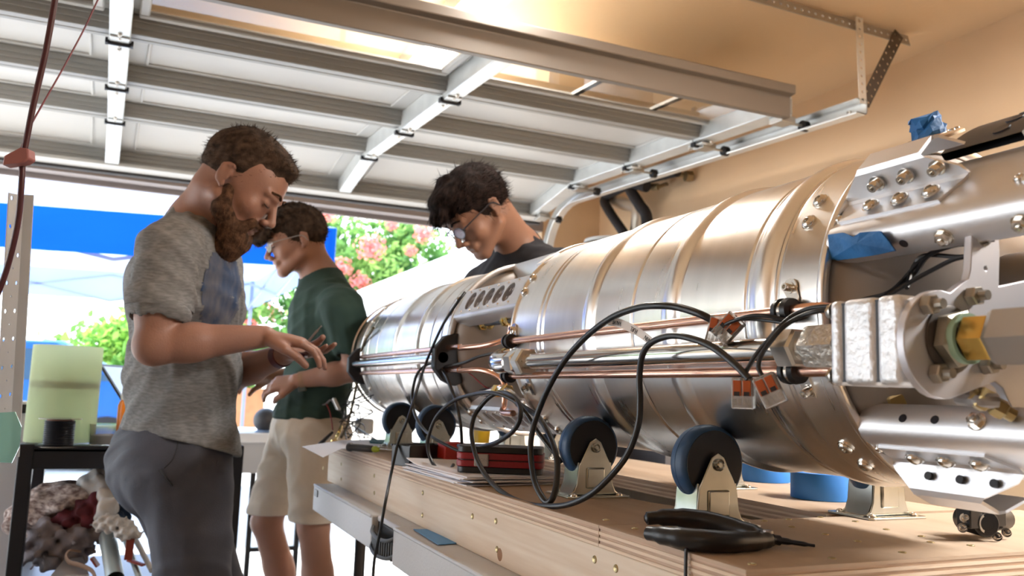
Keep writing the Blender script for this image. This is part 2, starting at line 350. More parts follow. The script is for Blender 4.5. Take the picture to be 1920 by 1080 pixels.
# ------------------------------------------------ the raised overhead door
DM = Matrix(((1, -.028, 0, 0), (0, 1, 0, 2.42), (.009, .036, 1, 1.098), (0, 0, 0, 1)))
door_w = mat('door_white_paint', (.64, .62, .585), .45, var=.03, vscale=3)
door_r = mat('door_rail_shaded', (.38, .37, .345), .45)  # door white darkened: shade of the unlit rail faces is in the colour
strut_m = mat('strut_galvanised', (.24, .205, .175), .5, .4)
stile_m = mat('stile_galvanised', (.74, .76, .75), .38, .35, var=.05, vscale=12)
glass = mat('window_glass', (.95, .97, .96), .02, trans=1.0, ior=1.35)
X0, X1 = -2.52, 2.27
door = thing('garage_door', 'white sectional garage door raised overhead on its horizontal tracks, seen from underneath', 'garage door', (0, 2.42, 1.098))
JY = [0, .50, 1.04, 1.58]
STX = [-1.25, -.105, 1.045]
def section(y0, y1, M, win=False, last=False):
    p = MB(); 
    if not win:
        p.box((X0, y0, .07), (X1, y1, .078), 0, M)
        xs = [X0]+STX+[X1]
        for a, c in zip(xs[:-1], xs[1:]):
            a += .09; c -= .09; u0, u1 = y0+.11, y1-.10
            for (lo, hi) in (((a, u0, .062), (c, u0+.012, .071)), ((a, u1-.012, .062), (c, u1, .071)), ((a, u0, .062), (a+.012, u1, .071)), ((c-.012, u0, .062), (c, u1, .071))): p.box(lo, hi, 0, M)
    else:
        xs = [X0]+STX+[X1]; w0, w1 = y0+.10, y1-.10
        p.box((X0, y0, .07), (X1, w0, .078), 0, M); p.box((X0, w1, .07), (X1, y1, .078), 0, M)
        for a, c in zip(xs[:-1], xs[1:]):
            p.box((a-.001, w0, .07), (a+.075, w1, .078), 0, M); p.box((c-.075, w0, .07), (c+.001, w1, .078), 0, M)
    pan = p.build('door_panel', door_w, door, bev=.003, seg=1)
    if win:
        for a, c in zip(xs[:-1], xs[1:]):
            a += .07; c -= .07
            f = MB(); f.box((a-.02, w0-.02, .048), (c+.02, w0+.012, .07), 0, M); f.box((a-.02, w1-.012, .048), (c+.02, w1+.02, .07), 0, M)
            f.box((a-.02, w0+.012, .048), (a+.012, w1-.012, .07), 0, M); f.box((c-.012, w0+.012, .048), (c+.02, w1-.012, .07), 0, M)
            fo = f.build('window_frame', door_w, door, bev=.006)
            g = MB(); g.box((a, w0, .062), (c, w1, .066), 0, M); g.build('pane', glass, fo, smooth_a=0)
            if a > 1:
                for q in (.38, .72):
                    mb = MB(); mb.box((a+(c-a)*q-.012, w0, .066), (a+(c-a)*q+.012, w1, .078), 0, M); mb.build('white_bar', door_w, fo)  # plain white bars across the rightmost window only
    r = MB()
    for (a, c, fw) in ((y0, y0+.028, 1), (y1-.045, y1-.003, -1)):
        r.box((X0, a, .006), (X1, c, .07), 0, M)
    r.box((X0, y1-.052, 0.026), (X1, y1-.045, .07), 0, M); r.box((X0, y1-.06, .045), (X1, y1-.052, .07), 0, M)
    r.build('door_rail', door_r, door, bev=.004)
    for x in STX:
        s = MB(); s.box((x-.032, y0+.002, -.012), (x+.032, y1-.002, .069), 0, M)
        so_ = s.build('door_stile', stile_m, door, bev=.004)
    for x in (X1-.045, X0+.045):
        s = MB(); s.box((x-.045, y0+.002, -.004), (x+.045, y1-.002, .069), 0, M); s.build('end_stile', stile_m, door, bev=.004)
for i in range(3): section(JY[i], JY[i+1], DM, win=(i == 0))
a4 = math.radians(-13)
M4 = DM @ Matrix.Translation((0, 1.58, 0)) @ Matrix.Rotation(a4, 4, 'X')
section(0, .53, M4)
b = MB(); b.box((X0, .53, -.03), (X1, .555, .075), 0, M4); b.build('bottom_seal', mat('seal_rubber', (.05, .045, .045), .7), door)
b = MB(); b.box((X0, .46, -.018), (X1, .53, 0), 0, M4); b.build('bottom_rail', door_w, door, bev=.003)
hm = mat('hinge_steel', (.50, .49, .46), .35, .8)
for yj, M in ((.50, DM), (1.04, DM), (1.58, DM)):
    for x in STX+[X1-.05]:
        h = MB(); h.box((x-.030, yj-.055, -.018), (x+.030, yj+.045, -.0125), 0, M)
        ho = h.build('hinge', stile_m, door, bev=.003)
        k = MB(); k.cyl(M @ Vector((x-.040, yj, -.020)), M @ Vector((x+.040, yj, -.020)), .008, n=10)
        k.box((x-.042, yj-.012, -.026), (x-.034, yj+.012, -.008), 0, M); k.box((x+.034, yj-.012, -.026), (x+.042, yj+.012, -.008), 0, M); k.build('hinge_pin', darkm, ho)
        for dx, dy in ((0, -.04), (0, -.075), (0, .035), (.0, .075)):
            put(HEXN, 'hinge_bolt', M @ Vector((x+dx, yj+dy, -.014)), (0, 0, -1), ho, .8)
# strut (the long galvanised beam on the door's top edge)
b = MB(); prof = [(0, 0), (0, .082), (-.03, .088), (-.03, .122), (-.012, .128), (.012, .128), (.012, .09), (.03, .085), (.03, 0)]
ppts = [(y, z) for y, z in prof]
Mx = DM @ Matrix(((0, 0, 1, X0+.0), (1, 0, 0, -.03), (0, 1, 0, -.022), (0, 0, 0, 1)))
b.prism([(p[0], p[1]) for p in ppts], Mx, X1-X0-.04)
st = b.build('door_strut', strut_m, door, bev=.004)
for x in (-1.9, -.6, .87, 1.9): put(HEXN, 'strut_bolt', DM @ Vector((x, -.032, .075)), (0, -1, 0), st, .8)
# rollers with brackets on the right edge
for yj, M in ((.03, DM), (.50, DM), (1.04, DM), (1.58, DM), (.45, M4)):
    r = MB(); r.box((X1-.06, yj-.035, -.03), (X1+.01, yj+.035, -.004), 0, M); r.cyl(M @ Vector((X1-.05, yj, -.02)), M @ Vector((X1+.12, yj, -.02)), .006, n=8)
    ro = r.build('roller_bracket', hm, door, bev=.003)
    w = MB(); w.cyl(M @ Vector((X1+.075, yj, -.02)), M @ Vector((X1+.10, yj, -.02)), .022, n=16); w.build('roller', blackp, ro)
# track
track_m = mat('track_galvanised', (.80, .80, .77), .34, .5, var=.06, vscale=8)
tr = thing('door_track', 'right galvanised C-shaped track of the overhead door, curving down by the wall corner', 'track', (2.40, 3, 1.1))
def track_path():
    P = [Vector((2.37, 2.17, 1.098)), Vector((2.37, 4.35, 1.196))]
    c = Vector((2.37, 4.35, 1.196-.33))
    for i in range(1, 9):
        a = math.pi/2*i/8; P.append(c+Vector((0, .36*math.sin(a), .33*math.cos(a))))
    P.append(Vector((2.37, 4.71, FL))); return P
P = track_path(); b = MB(); hw = .027
prof = [(-.03, -hw-.004), (-.034, -hw), (0.018, -hw-.002), (.024, -hw+.006), (.024, hw-.006), (.018, hw+.002), (-.03, hw), (-.03, hw-.004), (.016, hw-.003), (.020, hw-.008), (.020, -hw+.008), (.016, -hw+.003), (-.03, -hw+.004)]
vs = []; fs = []; n = len(prof)
for i, p in enumerate(P):
    t = (P[min(i+1, len(P)-1)]-P[max(i-1, 0)]).normalized(); up = Vector((1, 0, 0)).cross(t).normalized()
    vs += [p+Vector((1, 0, 0))*x+up*z for x, z in prof]
for i in range(len(P)-1):
    for k in range(n): j = (k+1) % n; fs.append((i*n+k, i*n+j, (i+1)*n+j, (i+1)*n+k))
b.add(vs, fs); b.build('track_channel', track_m, tr)
b = MB(); b.box((2.385, 4.60, FL+.2), (2.415, 4.89, FL+.24)); b.box((2.385, 4.66, .3), (2.415, 4.89, .34)); b.build('track_bracket', hm, tr)
put(HEXN, 'track_bolt', (2.388, 2.25, 1.10), (-1, 0, 0), tr)
def perf_bar(p, q, w, n_h, rh, th, up, m, name, par, two=False, ang=0):
    p = Vector(p); q = Vector(q); M = frame(p, q-p, up); L = (q-p).length
    hs = []
    rows = (-w*.0,) if not two else (-w*.28, w*.28)
    for i in range(n_h):
        for r in rows: hs.append(circ(L*(i+.5)/n_h, r, rh, 8))
    b = MB(); b.prism([(0, -w/2), (L, -w/2), (L, w/2), (0, w/2)], M, th, holes=hs)
    if ang: b.box((0, w/2-th, -ang), (L, w/2, 0), 0, M)
    return b.build(name, m, par, smooth_a=0)
hg = thing('track_hanger', 'perforated steel angle hanger holding the track end from the ceiling', 'bracket', (2.4, 2.2, 1.2))
pm = mat('perforated_steel', (.40, .37, .33), .45, .6, var=.1, vscale=10); pml = mat('perforated_steel_light', (.66, .63, .58), .4, .4)
perf_bar((1.2, 2.205, 1.425), (2.66, 2.205, 1.425), .045, 44, .0065, .003, (0, -1, .25), pm, 'ceiling_angle', hg, ang=.02)
perf_bar((2.375, 2.175, 1.11), (2.375, 2.185, 1.45), .036, 11, .006, .003, (0, -1, 0), pml, 'hanger_strap', hg)
perf_bar((2.40, 2.19, 1.12), (2.60, 2.20, 1.44), .050, 11, .0055, .003, (0, -1, 0), mat('brace_steel', (.10, .08, .065), .5, .5), 'diagonal_brace', hg, two=True)
# ceiling light fixtures
def fixture(name, x0, y0, x1, y1, label, on=3.0):
    t = thing(name, label, 'light', ((x0+x1)/2, (y0+y1)/2, 1.40))
    b = MB(); b.box((x0-.012, y0-.012, 1.407), (x1+.012, y1+.012, CZ))
    for lo, hi in (((x0-.012, y0-.012), (x0, y1+.012)), ((x1, y0-.012), (x1+.012, y1+.012)), ((x0, y0-.012), (x1, y0)), ((x0, y1), (x1, y1+.012))): b.box((*lo, 1.388), (*hi, 1.407))
    b.build('fixture_housing', white_p, t)
    b = MB(); b.box((x0, y0, 1.396), (x1, y1, 1.406)); b.build('diffuser', mat('lit_diffuser', (1, 1, 1), .5, emit=(1, .97, .92), estr=on), t, bev=.004)
fixture('ceiling_light', .975, 2.2, 1.108, 3.42, 'long lit rectangular ceiling light showing above the raised door strut')
fixture('ceiling_light', 2.14, -.76, 2.46, .56, 'lit rectangular ceiling light at the back of the garage')
fixture('ceiling_light', -2.06, -2.86, -1.74, -1.54, 'lit rectangular ceiling light over the left side of the garage')
# insulated water pipes and vent by the wall corner
pw = thing('pipe_cluster', 'black foam-insulated water pipes with brass valves on the tan wall near the corner', 'pipes', (2.75, 4.2, 1.0))
foam = mat('black_pipe_foam', (.018, .016, .018), .8, bump=.3, bscale=150)
b = MB(); b.tube([atX(1270, 322, 2.72), atX(1215, 335, 2.70), atX(1170, 350, 2.68), atX(1135, 372, 2.68), atX(1140, 392, 2.66), atX(1172, 440, 2.66), atX(1180, 452, 2.66)], .030, 12); b.build('foam_pipe', foam, pw)
b = MB(); b.tube([atX(1213, 350, 2.66), atX(1190, 345, 2.64), atX(1180, 352, 2.64), atX(1200, 385, 2.64), atX(1212, 405, 2.64), atX(1215, 450, 2.64)], .034, 12); b.build('foam_pipe', foam, pw)
b = MB(); b.tube([atX(1247, 326, 2.75), atX(1200, 330, 2.75), atX(1185, 335, 2.7)], .036, 12); b.build('foam_pipe', foam, pw)
b = MB(); b.tube([atX(1135, 372, 2.76), atX(1170, 382, 2.74), atX(1195, 390, 2.74), atX(1195, 420, 2.74), atX(1192, 450, 2.74)], .042, 14); b.build('flue_pipe', mat('flue_metal', (.62, .56, .48), .35, .6), pw)
b = MB(); b.tube([atX(1208, 352, 2.72), atX(1235, 350, 2.75), atX(1250, 345, 2.84)], .012, 8); b.cyl(atX(1222, 351, 2.72), atX(1234, 350, 2.74), .022, n=6); b.build('valve_body', mat('tarnished_brass', (.30, .22, .12), .45, .8), pw)
b = MB(); b.tube([atX(1250, 330, 2.76), atX(1270, 328, 2.78), atX(1292, 330, 2.84)], .014, 8); b.cyl(atX(1285, 330, 2.80), atX(1297, 331, 2.84), .032, n=6); b.build('valve_body', MATS['tarnished_brass'], pw)
b = MB(); b.box((-.03, -.006, -.003), (.03, .006, .003), 0, frame(atX(1270, 326, 2.76), (0, 1, 0))); b.build('valve_handle', mat('yellow_handle', (.75, .50, .02), .4), pw)
b = MB(); b.tube([atX(1270, 300, 2.82), atX(1268, 315, 2.8), atX(1278, 327, 2.8)], .006, 6); b.build('earth_wire', mat('green_wire', (.10, .16, .03), .5), pw)
b = MB(); b.tube([atX(1172, 455, 2.7), atX(1185, 448, 2.70), atX(1200, 440, 2.7)], .015, 8); b.build('copper_stub', copper, pw)
wh = thing('water_heater', 'white domed water heater top showing over the steel tank by the corner', 'water heater', (2.45, 4.15, FL))
b = MB(); c = atX(1150, 458, 2.45); b.lathe([(FL, .20), (c.z-.05, .20), (c.z-.02, .195), (c.z, .15), (c.z+.008, 0)], (c.x, c.y, 0), (0, 0, 1), n=32); b.build('heater_body', white_p, wh)
b = MB(); b.lathe([(c.z+.0, .17), (c.z+.02, .165), (c.z+.03, .06), (c.z+.03, 0)], (c.x, c.y, 0), (0, 0, 1), n=24); b.build('heater_cap', mat('pale_cap', (.7, .7, .68), .3), wh)
# ================================================= OUTSIDE
blue_c = mat('canopy_blue', (.015, .15, .62), .7, trans=0); white_c = mat('canopy_white', (.75, .80, .90), .8)
def cloth(name, col):
    m = bpy.data.materials.new(name); m.use_nodes = True; n = m.node_tree.nodes; L = m.node_tree.links
    d = n.new('ShaderNodeBsdfDiffuse'); t = n.new('ShaderNodeBsdfTranslucent'); x = n.new('ShaderNodeMixShader'); x.inputs[0].default_value = .5
    d.inputs[0].default_value = (*col, 1); t.inputs[0].default_value = (*col, 1)
    L.new(d.outputs[0], x.inputs[1]); L.new(t.outputs[0], x.inputs[2]); L.new(x.outputs[0], n['Material Output'].inputs[0]); return m
c_blue = cloth('blue_canopy_cloth', (.008, .11, .60)); c_white = cloth('pale_canopy_cloth', (.36, .44, .66))
cx0, cx1, cy0, cy1, cz0, cz1 = -1.75, 1.40, 6.5, 10.3, .935, 1.262
cn = thing('pop_up_canopy', 'pop-up canopy with a blue valance standing on the driveway outside', 'canopy', ((cx0+cx1)/2, 8.4, FL-.02))
ap = Vector((-.22, 8.7, 2.25)); cs = [Vector((-1.75, 7.15, cz1)), Vector((1.40, 6.5, cz1)), Vector((1.30, 10.4, cz1)), Vector((-1.85, 10.9, cz1))]
b = MB(); vs = []; fs = []
N = 8
for i in range(4):
    a, c = cs[i], cs[(i+1) % 4]; o = len(vs)
    for r in range(N+1):
        for k in range(N+1):
            q = a.lerp(c, k/N).lerp(ap, r/N); q.z -= .22*math.sin(math.pi*r/N)*(1-abs(2*k/N-1))*.6+.10*math.sin(math.pi*r/N); vs.append(q)
    for r in range(N):
        for k in range(N): p = o+r*(N+1)+k; fs.append((p, p+1, p+N+2, p+N+1))
b.add(vs, fs); b.build('canopy_roof', c_white, cn)
def valance(a, c, m, z0, z1, nm='valance'):
    b = MB(); n = 14; vs = []
    for i in range(n+1):
        q = Vector(a).lerp(Vector(c), i/n); w = .01*math.sin(i*2.1); d = (Vector(c)-Vector(a)).normalized(); nr = Vector((d.y, -d.x, 0))
        vs += [(q.x+nr.x*w*0, q.y, z1), (q.x+nr.x*w, q.y+nr.y*w, (z0+z1)/2), (q.x+nr.x*w*1.6, q.y+nr.y*w*1.6, z0)]
    b.add(vs, [(3*i+k, 3*i+3+k, 3*i+4+k, 3*i+1+k) for i in range(n) for k in range(2)]); b.build(nm, m, cn)
valance(cs[0], cs[1], c_blue, cz0, cz1); valance(cs[1], cs[2], c_white, cz0, cz1); valance(cs[2], cs[3], c_white, cz0, cz1); valance(cs[3], cs[0], c_white, cz0, cz1)
fr = mat('canopy_frame', (.30, .34, .45), .4, .2)
for c in cs:
    b = MB(); q = Vector((c.x+(.04 if c.x < 0 else -.04), c.y+(.04 if c.y < 8 else -.04), 0)); b.box((q.x-.018, q.y-.018, FL-.02), (q.x+.018, q.y+.018, cz1-.01)); b.box((q.x-.04, q.y-.04, FL-.02), (q.x+.04, q.y+.04, FL-.01))
    b.build('canopy_leg', fr, cn)
for (a, c) in ((cs[0], cs[1]), (cs[1], cs[2]), (cs[2], cs[3]), (cs[3], cs[0])):
    for h in range(2):
        cc_ = (cs[0]+cs[2])/2; p = a.lerp(c, h*.5); q = a.lerp(c, h*.5+.5); p = p+Vector(((cc_.x-p.x)*.05, (cc_.y-p.y)*.05, 0)); q = q+Vector(((cc_.x-q.x)*.05, (cc_.y-q.y)*.05, 0))
        for (u, w) in ((0, 1), (1, 0)):
            b = MB(); b.bar((p.x, p.y, cz1-.05-.30*u), (q.x, q.y, cz1-.05-.30*w), .016, .03); b.build('truss_bar', fr, cn)
# neighbour's pale wall with a long white roof edge
stucco = mat('pale_stucco', (.66, .60, .52), .85, var=.04, vscale=3, bump=.3, bscale=60); whitep = mat('white_roof_board', (.86, .86, .86), .7)
hs = thing('neighbour_house', 'pale stucco building with a broad white roof edge running beside the driveway', 'building', (3.8, 10, FL-.02))
b = MB(); b.box((3.05, 6.2, FL-.02), (6.5, 12.9, .98)); b.build('house_wall', stucco, hs)
b = MB(); b.prism([(2.7, .93), (3.1, .93), (3.1, 1.36), (2.7, 1.32)], Matrix(((1, 0, 0, 0), (0, 0, 1, 6.0), (0, 1, 0, 0), (0, 0, 0, 1))), 7.1); b.build('roof_edge', whitep, hs, smooth_a=0)
b = MB(); b.prism([(3.1, .98), (6.9, .98), (5.0, 1.75), (3.1, 1.36)], Matrix(((1, 0, 0, 0), (0, 0, 1, 6.0), (0, 1, 0, 0), (0, 0, 0, 1))), 7.1); b.build('roof', whitep, hs, smooth_a=0)
# trees
def leafy(name, label, c, rad, n, cols, ls, seed, trunk=True, flowers=(), group=None, fcol=(.85, .30, .28)):
    rnd = np.random.RandomState(seed); t = thing(name, label, 'tree', (c[0], c[1], FL-.02), group)
    if trunk:
        b = MB(); b.tube([(c[0], c[1], FL-.02), (c[0]+.1, c[1], FL+.7), (c[0]-.05, c[1]+.1, c[2]-rad[2]*.5), (c[0], c[1], c[2])], [.12, .10, .07, .05], 8)
        for k in range(5):
            a = k*1.3; b.tube([(c[0], c[1], c[2]-rad[2]*.7), (c[0]+rad[0]*.4*math.cos(a), c[1]+rad[1]*.4*math.sin(a), c[2]), (c[0]+rad[0]*.7*math.cos(a), c[1]+rad[1]*.7*math.sin(a), c[2]+rad[2]*.4)], [.05, .03, .015], 6)
        b.build('trunk', mat('bark', (.10, .08, .06), .9, bump=.4, bscale=40), t)
    ncl = max(10, n//70); d = rnd.normal(size=(ncl, 3)); d /= np.linalg.norm(d, axis=1)[:, None]; cc = np.array(c)+d*np.array(rad)*(rnd.rand(ncl, 1)**.33)
    idx = rnd.randint(0, ncl, n); P = cc[idx]+rnd.normal(size=(n, 3))*.16*min(rad)
    for ci, colr in enumerate(cols):
        sel = P[(idx % len(cols)) == ci]; k = len(sel); q = rnd.normal(size=(k, 3)); q /= np.linalg.norm(q, axis=1)[:, None]; q[:, 2] = np.abs(q[:, 2])
        r = np.cross(q, rnd.normal(size=(k, 3))); r /= np.linalg.norm(r, axis=1)[:, None]; s = np.cross(q, r); sz = ls*(.6+.8*rnd.rand(k, 1))
        V = np.stack([sel-r*sz, sel-s*sz*.5, sel+r*sz, sel+s*sz*.5], 1).reshape(-1, 3)
        m = cloth_leaf(name+'_leaf_%d' % ci, colr)
        b = MB(); b.v = [tuple(v) for v in V]; b.f = [(4*i, 4*i+1, 4*i+2, 4*i+3) for i in range(k)]; b.m = [0]*k
        o = b.build('foliage', m, t, smooth_a=0); o['kind'] = 'stuff'
    for (fx, fy, fz, fr_) in flowers:
        k = 170; q = rnd.normal(size=(k, 3)); q /= np.linalg.norm(q, axis=1)[:, None]; P2 = np.array((fx, fy, fz))+q*fr_*(.35+.9*rnd.rand(k, 1))*np.array((1, .6, .9))
        r = np.cross(q, rnd.normal(size=(k, 3))); r /= np.linalg.norm(r, axis=1)[:, None]; s = np.cross(q, r); sz = fr_*.16
        V = np.stack([P2-r*sz, P2-s*sz, P2+r*sz, P2+s*sz], 1).reshape(-1, 3)
        b = MB(); b.v = [tuple(v) for v in V]; b.f = [(4*i, 4*i+1, 4*i+2, 4*i+3) for i in range(k)]; b.m = [0]*k
        o = b.build('blossom_cluster', cloth_leaf('blossom_petals', fcol), t, smooth_a=0); o['kind'] = 'stuff'
    return t
LM = {}
def cloth_leaf(nm, col):
    if nm not in LM: LM[nm] = cloth(nm, col)
    return LM[nm]
G = [(.16, .32, .09), (.30, .48, .14), (.09, .20, .07)]
fl = []
for (u, v, r) in ((695, 465, .22), (610, 405, .12), (795, 437, .17), (735, 422, .10), (640, 500, .16), (675, 528, .15), (770, 470, .10), (610, 520, .14)): p = atY(u, v, 14.7); fl.append((p.x, p.y, p.z, r*1.2))
leafy('flowering_tree', 'green tree with coral-pink blossom clusters beyond the canopy', (4.0, 15.9, 1.65), (2.3, 1.1, 1.7), 14000, G, .085, 3, flowers=fl)
fl = []
for (u, v, r) in ((490, 570, .2), (470, 600, .18), (515, 590, .16)): p = atY(u, v, 17.8); fl.append((p.x, p.y, p.z, r*1.2))
leafy('flowering_shrub', 'smaller shrub with orange-red blossom seen between the two men', (2.0, 18.8, .7), (.9, .6, 1.0), 3500, G, .09, 5, flowers=fl, fcol=(.88, .38, .26))
leafy('leafy_shrub', 'bright yellow-green shrub beyond the frosted tank', (-.3, 16, .0), (1.15, 1.0, .95), 5000, [(.30, .50, .10), (.20, .40, .10), (.45, .60, .15)], .10, 7)
leafy('leafy_shrub', 'yellow-green shrub at the far left behind the perforated post', (-2.6, 14.5, .25), (.8, .7, .9), 2500, [(.45, .55, .12), (.25, .40, .10)], .10, 9)
for i, x in enumerate((-15, -7.5, 8, 16)):
    leafy('street_tree', ['broad green street tree far left across the road', 'round green street tree left of the canopy', 'round green street tree behind the neighbouring roof', 'broad green street tree far right across the road'][i], (x, 24+i, 2.0), (3, 2.2, 2.4), 3500, G, .2, 20+i)
# brick-coloured garden wall
b = MB(); b.box((-3.2, 18.0, FL-.02), (2.6, 18.25, -.10)); b.box((-3.25, 17.95, -.10), (2.65, 18.3, -.04)); tag(b.build('garden_wall', mat('terracotta_wall', (.55, .24, .12), .85, var=.1, vscale=6)), 'low terracotta garden wall behind the shrub across the street', 'wall')
# car
cr_ = thing('car', 'parked blue car seen beyond the frosted tank', 'car', (-1.65, 12.6, FL-.02))
carb = mat('car_paint_blue', (.02, .13, .42), .25, .2, coat=1.0)
prof = [(-2.2, .35), (-2.25, .75), (-2.05, .95), (-1.25, 1.05), (-.55, 1.50), (.9, 1.52), (1.75, 1.08), (2.2, 1.0), (2.3, .6), (2.25, .35)]
cxx, cyy, zz = -1.65, 12.6, FL-.02
Mc = Matrix(((1, 0, 0, cxx), (0, 0, 1, cyy-.85), (0, 1, 0, zz), (0, 0, 0, 1)))
b = MB(); b.prism([(x, z*1.05) for x, z in prof[::-1]], Mc, 1.7); b.build('car_body', carb, cr_, bev=.07, seg=3)
for y in (-.856, .856-.004):
    b = MB(); b.prism([(-1.05, 1.10), (-.50, 1.47), (.12, 1.49), (.12, 1.10)][::-1], Matrix(((1, 0, 0, cxx), (0, 0, 1, cyy+y), (0, 1, 0, zz), (0, 0, 0, 1))), .006)
    b.prism([(.2, 1.10), (.2, 1.49), (.88, 1.48), (1.5, 1.12)][::-1], Matrix(((1, 0, 0, cxx), (0, 0, 1, cyy+y), (0, 1, 0, zz), (0, 0, 0, 1))), .006)
    b.build('car_window', mat('car_glass', (.05, .10, .16), .05, .0, spec=.8), cr_)
for sx_ in (-1.4, 1.45):
    for y in (-.87, .67):
        b = MB(); b.cyl((cxx+sx_, cyy+y, zz+.34), (cxx+sx_, cyy+y+.2, zz+.34), .34, n=24, mi=0); b.cyl((cxx+sx_, cyy+y-.005, zz+.34), (cxx+sx_, cyy+y+.01, zz+.34), .2, n=16, mi=1); b.build('wheel', [blackp, alu], cr_)
b = MB(); b.box((cxx-2.28, cyy-.8, zz+.3), (cxx+2.32, cyy+.8, zz+.5)); b.build('bumper', blackp, cr_, bev=.03)
# ================================================= THE ROCKET BODY
XC, ZC, RR = .868, .112, .202
def rad(ph): a = math.radians(ph); return Vector((-math.cos(a), 0, math.sin(a))), Vector((math.sin(a), 0, math.cos(a)))
def cp(ph, r, y, t=0.0): R_, T_ = rad(ph); q = Vector((XC, 0, ZC))+R_*r+T_*t; q.y = y; return q
rk = thing('rocket_body', 'long stainless steel rocket body of two ribbed tanks lying on caster wheels', 'rocket', (XC, 1.2, ZC-RR))
def bead(y, h=.0060, w=.019): return [(y-w-.004, RR), (y-w, RR), (y-w*.75, RR+h*.35), (y-w*.4, RR+h*.9), (y, RR+h), (y+w*.4, RR+h*.9), (y+w*.75, RR+h*.35), (y+w, RR), (y+w+.004, RR)]
def groove(y, d=.0025, w=.003): return [(y-w-.003, RR), (y-w, RR), (y-w*.3, RR-d), (y+w*.3, RR-d), (y+w, RR), (y+w+.003, RR)]
def tank(name, y0, y1, feats, label=None):
    pr = [(y0+.03, RR-.012), (y0+.004, RR-.009), (y0, RR-.004), (y0+.001, RR+.0025), (y0+.005, RR+.0045), (y0+.009, RR+.003), (y0+.011, RR), (y0+.015, RR)]
    for f in feats: pr += f
    pr += [(y1-.015, RR), (y1-.011, RR), (y1-.009, RR+.003), (y1-.005, RR+.0045), (y1-.001, RR+.0025), (y1, RR-.004), (y1-.004, RR-.009), (y1-.03, RR-.012)]
    b = MB(); b.lathe(pr, (XC, 0, ZC), (0, 1, 0), n=144)
    o = b.build(name, steel, rk, smooth_a=50)
    if label: o['label'] = label
    return o
nt_ = tank('near_tank', .665, 1.472, [groove(.738, .0015, .002), bead(.764), groove(.792, .0015, .002), bead(.945), groove(1.042), bead(1.170), groove(1.334, .003, .004), groove(1.352, .003, .004)], 'wide ribbed polished steel tank nearest the viewer')
ft_ = tank('far_tank', 1.805, 2.62, [bead(1.826, .003, .008), groove(1.872), groove(1.95), bead(2.05), bead(2.25), groove(2.437), groove(2.54)], 'darker ribbed steel tank at the far end reflecting the blue canopy')
def dome(y_edge, y_top, name, par):
    b = MB(); pr = [(y_edge+(y_top-y_edge)*math.sin(a), .196*math.cos(a)) for a in np.linspace(0, math.pi/2, 12)]
    b.lathe(pr, (XC, 0, ZC), (0, 1, 0), n=64); b.build(name, steel_dull, par)
dome(.70, .585, 'end_dome', nt_); dome(1.44, 1.53, 'end_dome', nt_); dome(1.83, 1.73, 'end_dome', ft_)
b = MB(); b.lathe([(2.62, RR-.004), (2.64, RR-.004), (2.75, RR-.012), (2.765, RR-.012), (2.77, RR-.03), (2.77, .0)], (XC, 0, ZC), (0, 1, 0), n=96); ec = b.build('end_skirt', steel, rk, smooth_a=40)
b = MB(); b.lathe([(2.752, RR-.006), (2.752, RR-.0), (2.768, RR-.0), (2.768, RR-.006)], (XC, 0, ZC), (0, 1, 0), n=96, cap=False); b.build('end_ring', steel_bright, rk)
for ph in range(-80, 81, 16): put(SCREW_S, 'ring_bolt', cp(ph, RR, 2.60), rad(ph)[0], ft_)
for y, phs, par in ((1.455, (35, 25.6, -50, -60, 3), nt_), (1.84, (32.3, 22.4, -50, -60), ft_), (.710, (37, 27.8, -50.6, -60.6), nt_)):
    for ph in phs: put(SCREW, 'tank_bolt', cp(ph, RR+.0005, y), rad(ph)[0], par)
# ribs seen as darker bands come from the beads. Stringer channels across the gap
def channel_frame(ph, y0):
    R_, T_ = rad(ph); M = Matrix.Identity(4)     # x = tangent, y = -Y world.. use columns tangent, Y, radial
    for i, c in enumerate((T_, Vector((0, 1, 0)), R_)): M[0][i], M[1][i], M[2][i] = c
    o = Vector((XC, y0, ZC)); M[0][3], M[1][3], M[2][3] = o; return M
def gap_channel(ph):
    M = channel_frame(ph, 0); y0, y1 = 1.466, 1.812; hw = .036; rho = RR-.001
    hs = [circ(1.538+.052*i, .004, .0225, 20) for i in range(5)]
    for i in range(6): hs += [circ(1.512+.052*i, .0295, .0022, 6), circ(1.512+.052*i, -.0225, .0022, 6)]
    P = Matrix(((0, 1, 0, 0), (1, 0, 0, 0), (0, 0, 1, rho), (0, 0, 0, 1)))
    b = MB(); b.prism([(y0, -hw+.006), (y1, -hw+.006), (y1, hw), (y0, hw)], M @ P, .003, holes=hs)
    ch = b.build('gap_channel', alu, rk, smooth_a=0)
    b = MB(); b.strip([(-hw+.008, rho), (-hw+.003, rho-.001), (-hw, rho-.006), (-hw, rho-.034)], y0+.0, y1, -.003, M); b.strip([(hw-.002, rho), (hw+.002, rho-.004), (hw+.002, rho-.03)], y0, y1, .003, M)
    b.build('channel_flange', alu, ch)
    for i in range(5):
        yc = 1.538+.052*i
        b = MB()
        for (dx, dy) in ((-.012, -.010), (0, -.010), (.012, -.010), (-.012, .010), (0, .010), (.012, .010)):
            b.box((dy-.004+.004, yc+dx-.0035, rho-.014), (dy+.008, yc+dx+.001, rho-.002), 0, M)
        b.lathe([(rho-.018, .0225), (rho-.001, .0225)], M @ Vector((.004, yc, 0)), M.to_3x3() @ Vector((0, 0, 1)), n=20)
        b.box((-.0205, yc-.002, rho-.02), (.028, yc+.002, rho-.008), 0, M); b.build('cutout_web', alu_plate, ch)
    for i in range(6):
        for t in (.0295, -.0225): put(SCREW_S, 'channel_rivet', M @ Vector((t, 1.512+.052*i, rho+.003)), rad(ph)[0], ch, .45)
gap_channel(27); gap_channel(-55); gap_channel(147); gap_channel(87)
